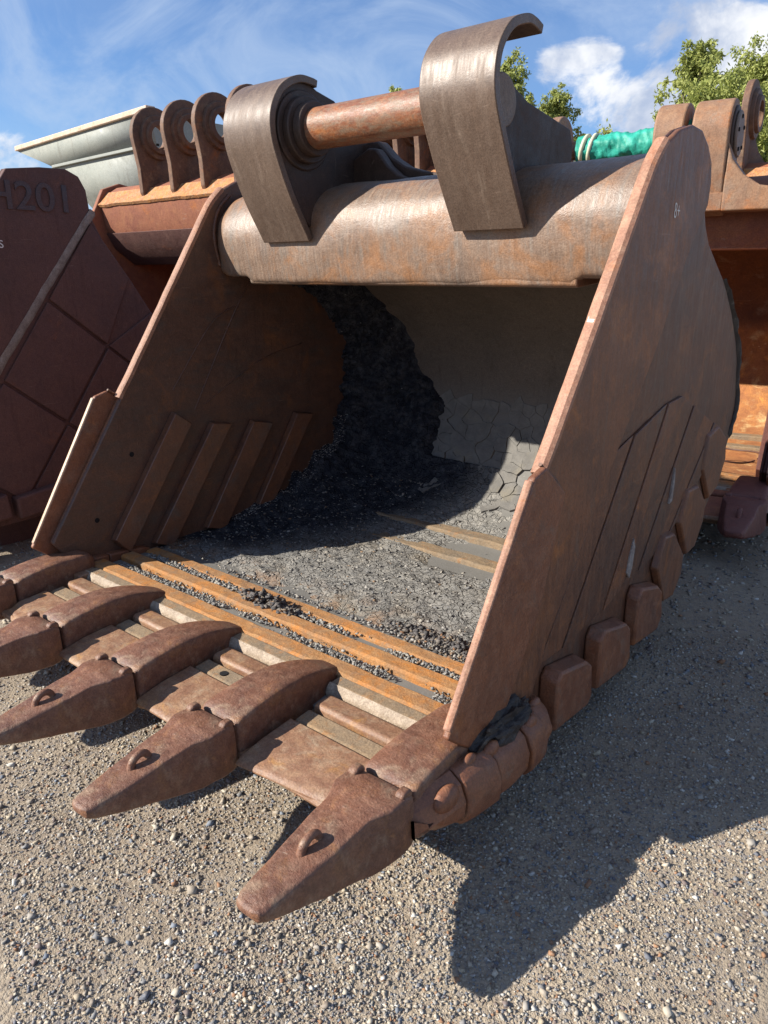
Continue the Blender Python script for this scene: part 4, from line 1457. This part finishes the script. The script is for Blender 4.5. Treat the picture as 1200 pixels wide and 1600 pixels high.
# ------------------------------------------------------------------ tarp wound round the pin of the right back bucket
rg = []
mw = BR.matrix_basis if False else Matrix.Translation(BR.location) @ Matrix.Rotation(.149, 4, 'Z') @ Matrix.Diagonal((1.125, 1.125, 1.125, 1))
for i, x in enumerate(np.linspace(-.335, .40, 90)):
    ring = []
    for k in range(28):
        a = 2 * math.pi * k / 28
        r = .088 + .018 * fbm(x * 13 + math.cos(a) * .9, math.sin(a) * 1.6, 1, 5) + .007 * fbm(x * 40 + 2 * math.sin(a), math.cos(a), 4, 3) + (.035 * max(0, (x - .22)) / .18) * max(0, math.sin(a))
        ring.append(tuple(mw @ Vector((x, PC[0] + r * math.cos(a), PC[1] + r * math.sin(a)))))
    rg.append(ring)
tp = link('green_tarp', loft('green_tarp', rg, M['tarp'], 80), None)
tag(tp, 'crumpled bright green tarp wrapped round the pin of the right back bucket', 'tarp')
for x in (-.29, -.235):
    rg = []
    for xx, rr_ in ((x - .014, .090), (x - .008, .101), (x + .008, .101), (x + .014, .090)):
        rg.append([tuple(mw @ Vector((xx + .02 * math.sin(a), PC[0] + rr_ * math.cos(a), PC[1] + rr_ * math.sin(a)))) for a in np.linspace(0, 2 * math.pi, 25)[:-1]])
    link('tape_band', loft('tape_band', rg, M['tape'], 80), tp)

# looped cable lying inside the right back bucket
c0 = mw @ Vector((.86, 2.35, .56))
pts = [(c0.x + (.26 + .015 * math.sin(2 * a)) * math.cos(a), c0.y + .26 * math.sin(a), c0.z + .012 * math.sin(3 * a)) for a in np.linspace(0, 2 * math.pi * .97, 40)]
cb = link('looped_cable', tube_path('looped_cable', pts, .007, M['cable'], 6))
tag(cb, 'thin brown cable looped on the orange floor of the right back bucket', 'cable')

# ------------------------------------------------------------------ grey steel bin behind on the left
BN = thing('steel_bin', 'long pale grey steel bin with a chipped whitish rim behind the left buckets', 'bin')


def quad_strip(name, rows, mat, th=.05):
    v, f = [], []
    for r_ in rows:
        v += [r_[0], r_[1]]
    n = len(rows)
    for k in range(n - 1):
        f.append([2 * k, 2 * k + 1, 2 * k + 3, 2 * k + 2])
    me = new_mesh(name, v, f, mat)
    return me


xr = -9.4
rows = [[(-13.99, 8.0, 4.24), (xr, 8.0, 4.41)], [(-12.75, 8.06, 3.86), (xr, 8.06, 3.93)]]
rows2 = [[(-12.75, 8.06, 3.84), (xr, 8.06, 3.91)], [(-12.0, 8.25, 3.3), (xr, 8.25, 3.3)], [(-11.3, 8.7, 2.5), (xr, 8.7, 2.5)], [(-10.8, 9.0, 1.6), (xr, 9.0, 1.6)], [(-10.8, 9.0, .08), (xr, 9.0, .08)]]
for nm, rws in (('upper_panel', rows), ('lower_panel', rows2)):
    o = link(nm, quad_strip(nm, rws, M['bin']), BN)
    sm = o.modifiers.new('solid', 'SOLIDIFY')
    sm.thickness = .06
    sm.offset = 0
link('rim', loft('rim', [[(x, 7.92, z), (x, 8.10, z), (x, 8.10, z + .09), (x, 7.92, z + .09)] for x, z in [(-14.02 + (14.02 + xr) * k / 30, 4.24 + .17 * k / 30 + .008 * fbm(k, 0, 0)) for k in range(31)]], M['rim']), BN, .015)
link('rib', loft('rib', [[(x, 7.98, z), (x, 8.12, z), (x, 8.12, z + .05), (x, 7.98, z + .05)] for x, z in ((-12.75, 3.835), (xr, 3.905))], M['bin']), BN, .008)
o = link('end_panel', new_mesh('end_panel', [(-13.99, 8.0, 4.24), (-12.75, 8.06, 3.84), (-11.3, 8.7, 2.5), (-10.8, 9.0, 1.6), (-10.8, 9.0, .08), (-10.8, 10.6, .08), (-13.99, 11, 4.24)], [[0, 1, 2, 3, 4, 5, 6]], M['bin']), BN)
o = link('end_panel', new_mesh('end_panel', [(xr, 8.0, 4.41), (xr, 8.06, 3.84), (xr, 8.7, 2.5), (xr, 9.0, 1.6), (xr, 9.0, .08), (xr, 10.6, .08), (xr, 11, 4.41)], [[0, 1, 2, 3, 4, 5, 6]], M['bin']), BN)
o = link('back_panel', new_mesh('back_panel', [(-13.99, 11, 4.24), (xr, 11, 4.41), (xr, 10.6, .08), (-10.8, 10.6, .08)], [[0, 1, 2, 3]], M['bin']), BN)

# ------------------------------------------------------------------ trees


def at(px, dist):
    X = (px - 600) / 1325 * dist
    return CX_ + X * math.cos(a40) - dist * math.sin(a40), X * math.sin(a40) + dist * math.cos(a40)


def tree(label, px, dist, height, spread, leaves, seed, lean=0.0, leaf=.10, base_frac=.35, clumps=26):
    rs_ = random.Random(seed)
    x, y = at(px, dist)
    t = thing('gum_tree', label, 'tree', (x, y, .1), group='gum trees beyond the yard')
    limbs = []
    top = Vector((lean, 0, height * .93))
    tr = spline([(0, 0, -.2), (lean * .2 + rs_.uniform(-.2, .2), rs_.uniform(-.2, .2), height * .3), (lean * .6, rs_.uniform(-.3, .3), height * .6), tuple(top)], 5)
    limbs.append((tr, [.028 * height * (1 - .9 * k / (len(tr) - 1)) for k in range(len(tr))]))
    cl = []
    for k in range(clumps):
        h = base_frac + (1 - base_frac) * rs_.random() ** .8
        a = rs_.uniform(0, 6.283)
        rad = spread * math.sin(math.pi * min(1, .22 + .80 * (h - base_frac) / (1 - base_frac))) * (.35 + .65 * rs_.random())
        c = Vector((lean * h + rad * math.cos(a), rad * math.sin(a), height * h * (.94 + .06 * rs_.random())))
        cl.append((c, spread * rs_.uniform(.16, .30)))
        b0 = tr[min(len(tr) - 1, int(max(.2, h - .22) * len(tr)))]
        br = spline([tuple(b0), tuple(b0.lerp(c, .5) + Vector((rs_.uniform(-.2, .2), rs_.uniform(-.2, .2), .1))), tuple(c)], 3)
        limbs.append((br, [.006 * height * (1 - .75 * q / (len(br) - 1)) for q in range(len(br))]))
    V, Fc = [], []
    for pts, rad in limbs:
        me = tube_path('x', [tuple(p) for p in pts], rad, M['bark'], 5)
        b = len(V)
        V += [v.co[:] for v in me.vertices]
        Fc += [[b + i for i in p.vertices] for p in me.polygons]
        bpy.data.meshes.remove(me)
    link('trunk', new_mesh('trunk', V, Fc, M['bark'], 60), t)
    r_ = np.random.default_rng(seed)
    n = leaves
    ci = r_.integers(0, len(cl), n)
    C_ = np.array([c[:] for c, _ in cl])[ci]
    Rr = np.array([r for _, r in cl])[ci]
    d = r_.normal(0, 1, (n, 3))
    d /= np.linalg.norm(d, axis=1)[:, None]
    # sub-sprays inside each clump so the crown breaks into tufts
    sub = r_.integers(0, 9, n)
    off = r_.normal(0, 1, (len(cl), 9, 3)) * .62
    P = C_ + off[ci, sub] * Rr[:, None] + d * (Rr * .34 * r_.random(n) ** .5)[:, None]
    P[:, 2] -= np.abs(r_.normal(0, .10, n)) * Rr
    u = r_.normal(0, 1, (n, 3))
    u[:, 2] -= .9
    u /= np.linalg.norm(u, axis=1)[:, None]
    w = np.cross(u, r_.normal(0, 1, (n, 3)))
    w /= np.linalg.norm(w, axis=1)[:, None]
    L = leaf * r_.uniform(.6, 1.4, n)[:, None]
    Q = np.stack([P - w * L * .28, P + u * L * .2 + w * 0, P + w * L * .28, P + u * L * 1.0], 1)
    Q = np.stack([P, P + u * L * .5 - w * L * .22, P + u * L, P + u * L * .5 + w * L * .22], 1)
    link('crown', raw_mesh('crown', Q.reshape(-1, 3), np.arange(4 * n).reshape(-1, 4), M['leaf']), t)
    return t


tree('tall leafy gum tree at the right edge of the sky', 1205, 30, 9.3, 3.0, 56000, 3, leaf=.13, clumps=60, base_frac=.3)
tree('spindly gum tree standing clear of the taller leafy one', 1088, 31, 9.9, 1.9, 20000, 5, leaf=.13, clumps=26)
tree('low bushy gum tree filling below the spindly one', 1120, 27, 7.5, 3.3, 60000, 8, leaf=.13, clumps=56, base_frac=.3)
tree('small round gum tree standing before the white cloud', 872, 36, 9.2, 1.9, 18000, 11, leaf=.13, clumps=30)
tree('gum tree whose top shows behind the right hinge strap', 795, 34, 9.8, 2.2, 26000, 13, leaf=.13, clumps=34)
tree('gum tree with only its tip above the hinge pin', 615, 40, 9.8, 1.8, 10000, 17, leaf=.13, clumps=20)
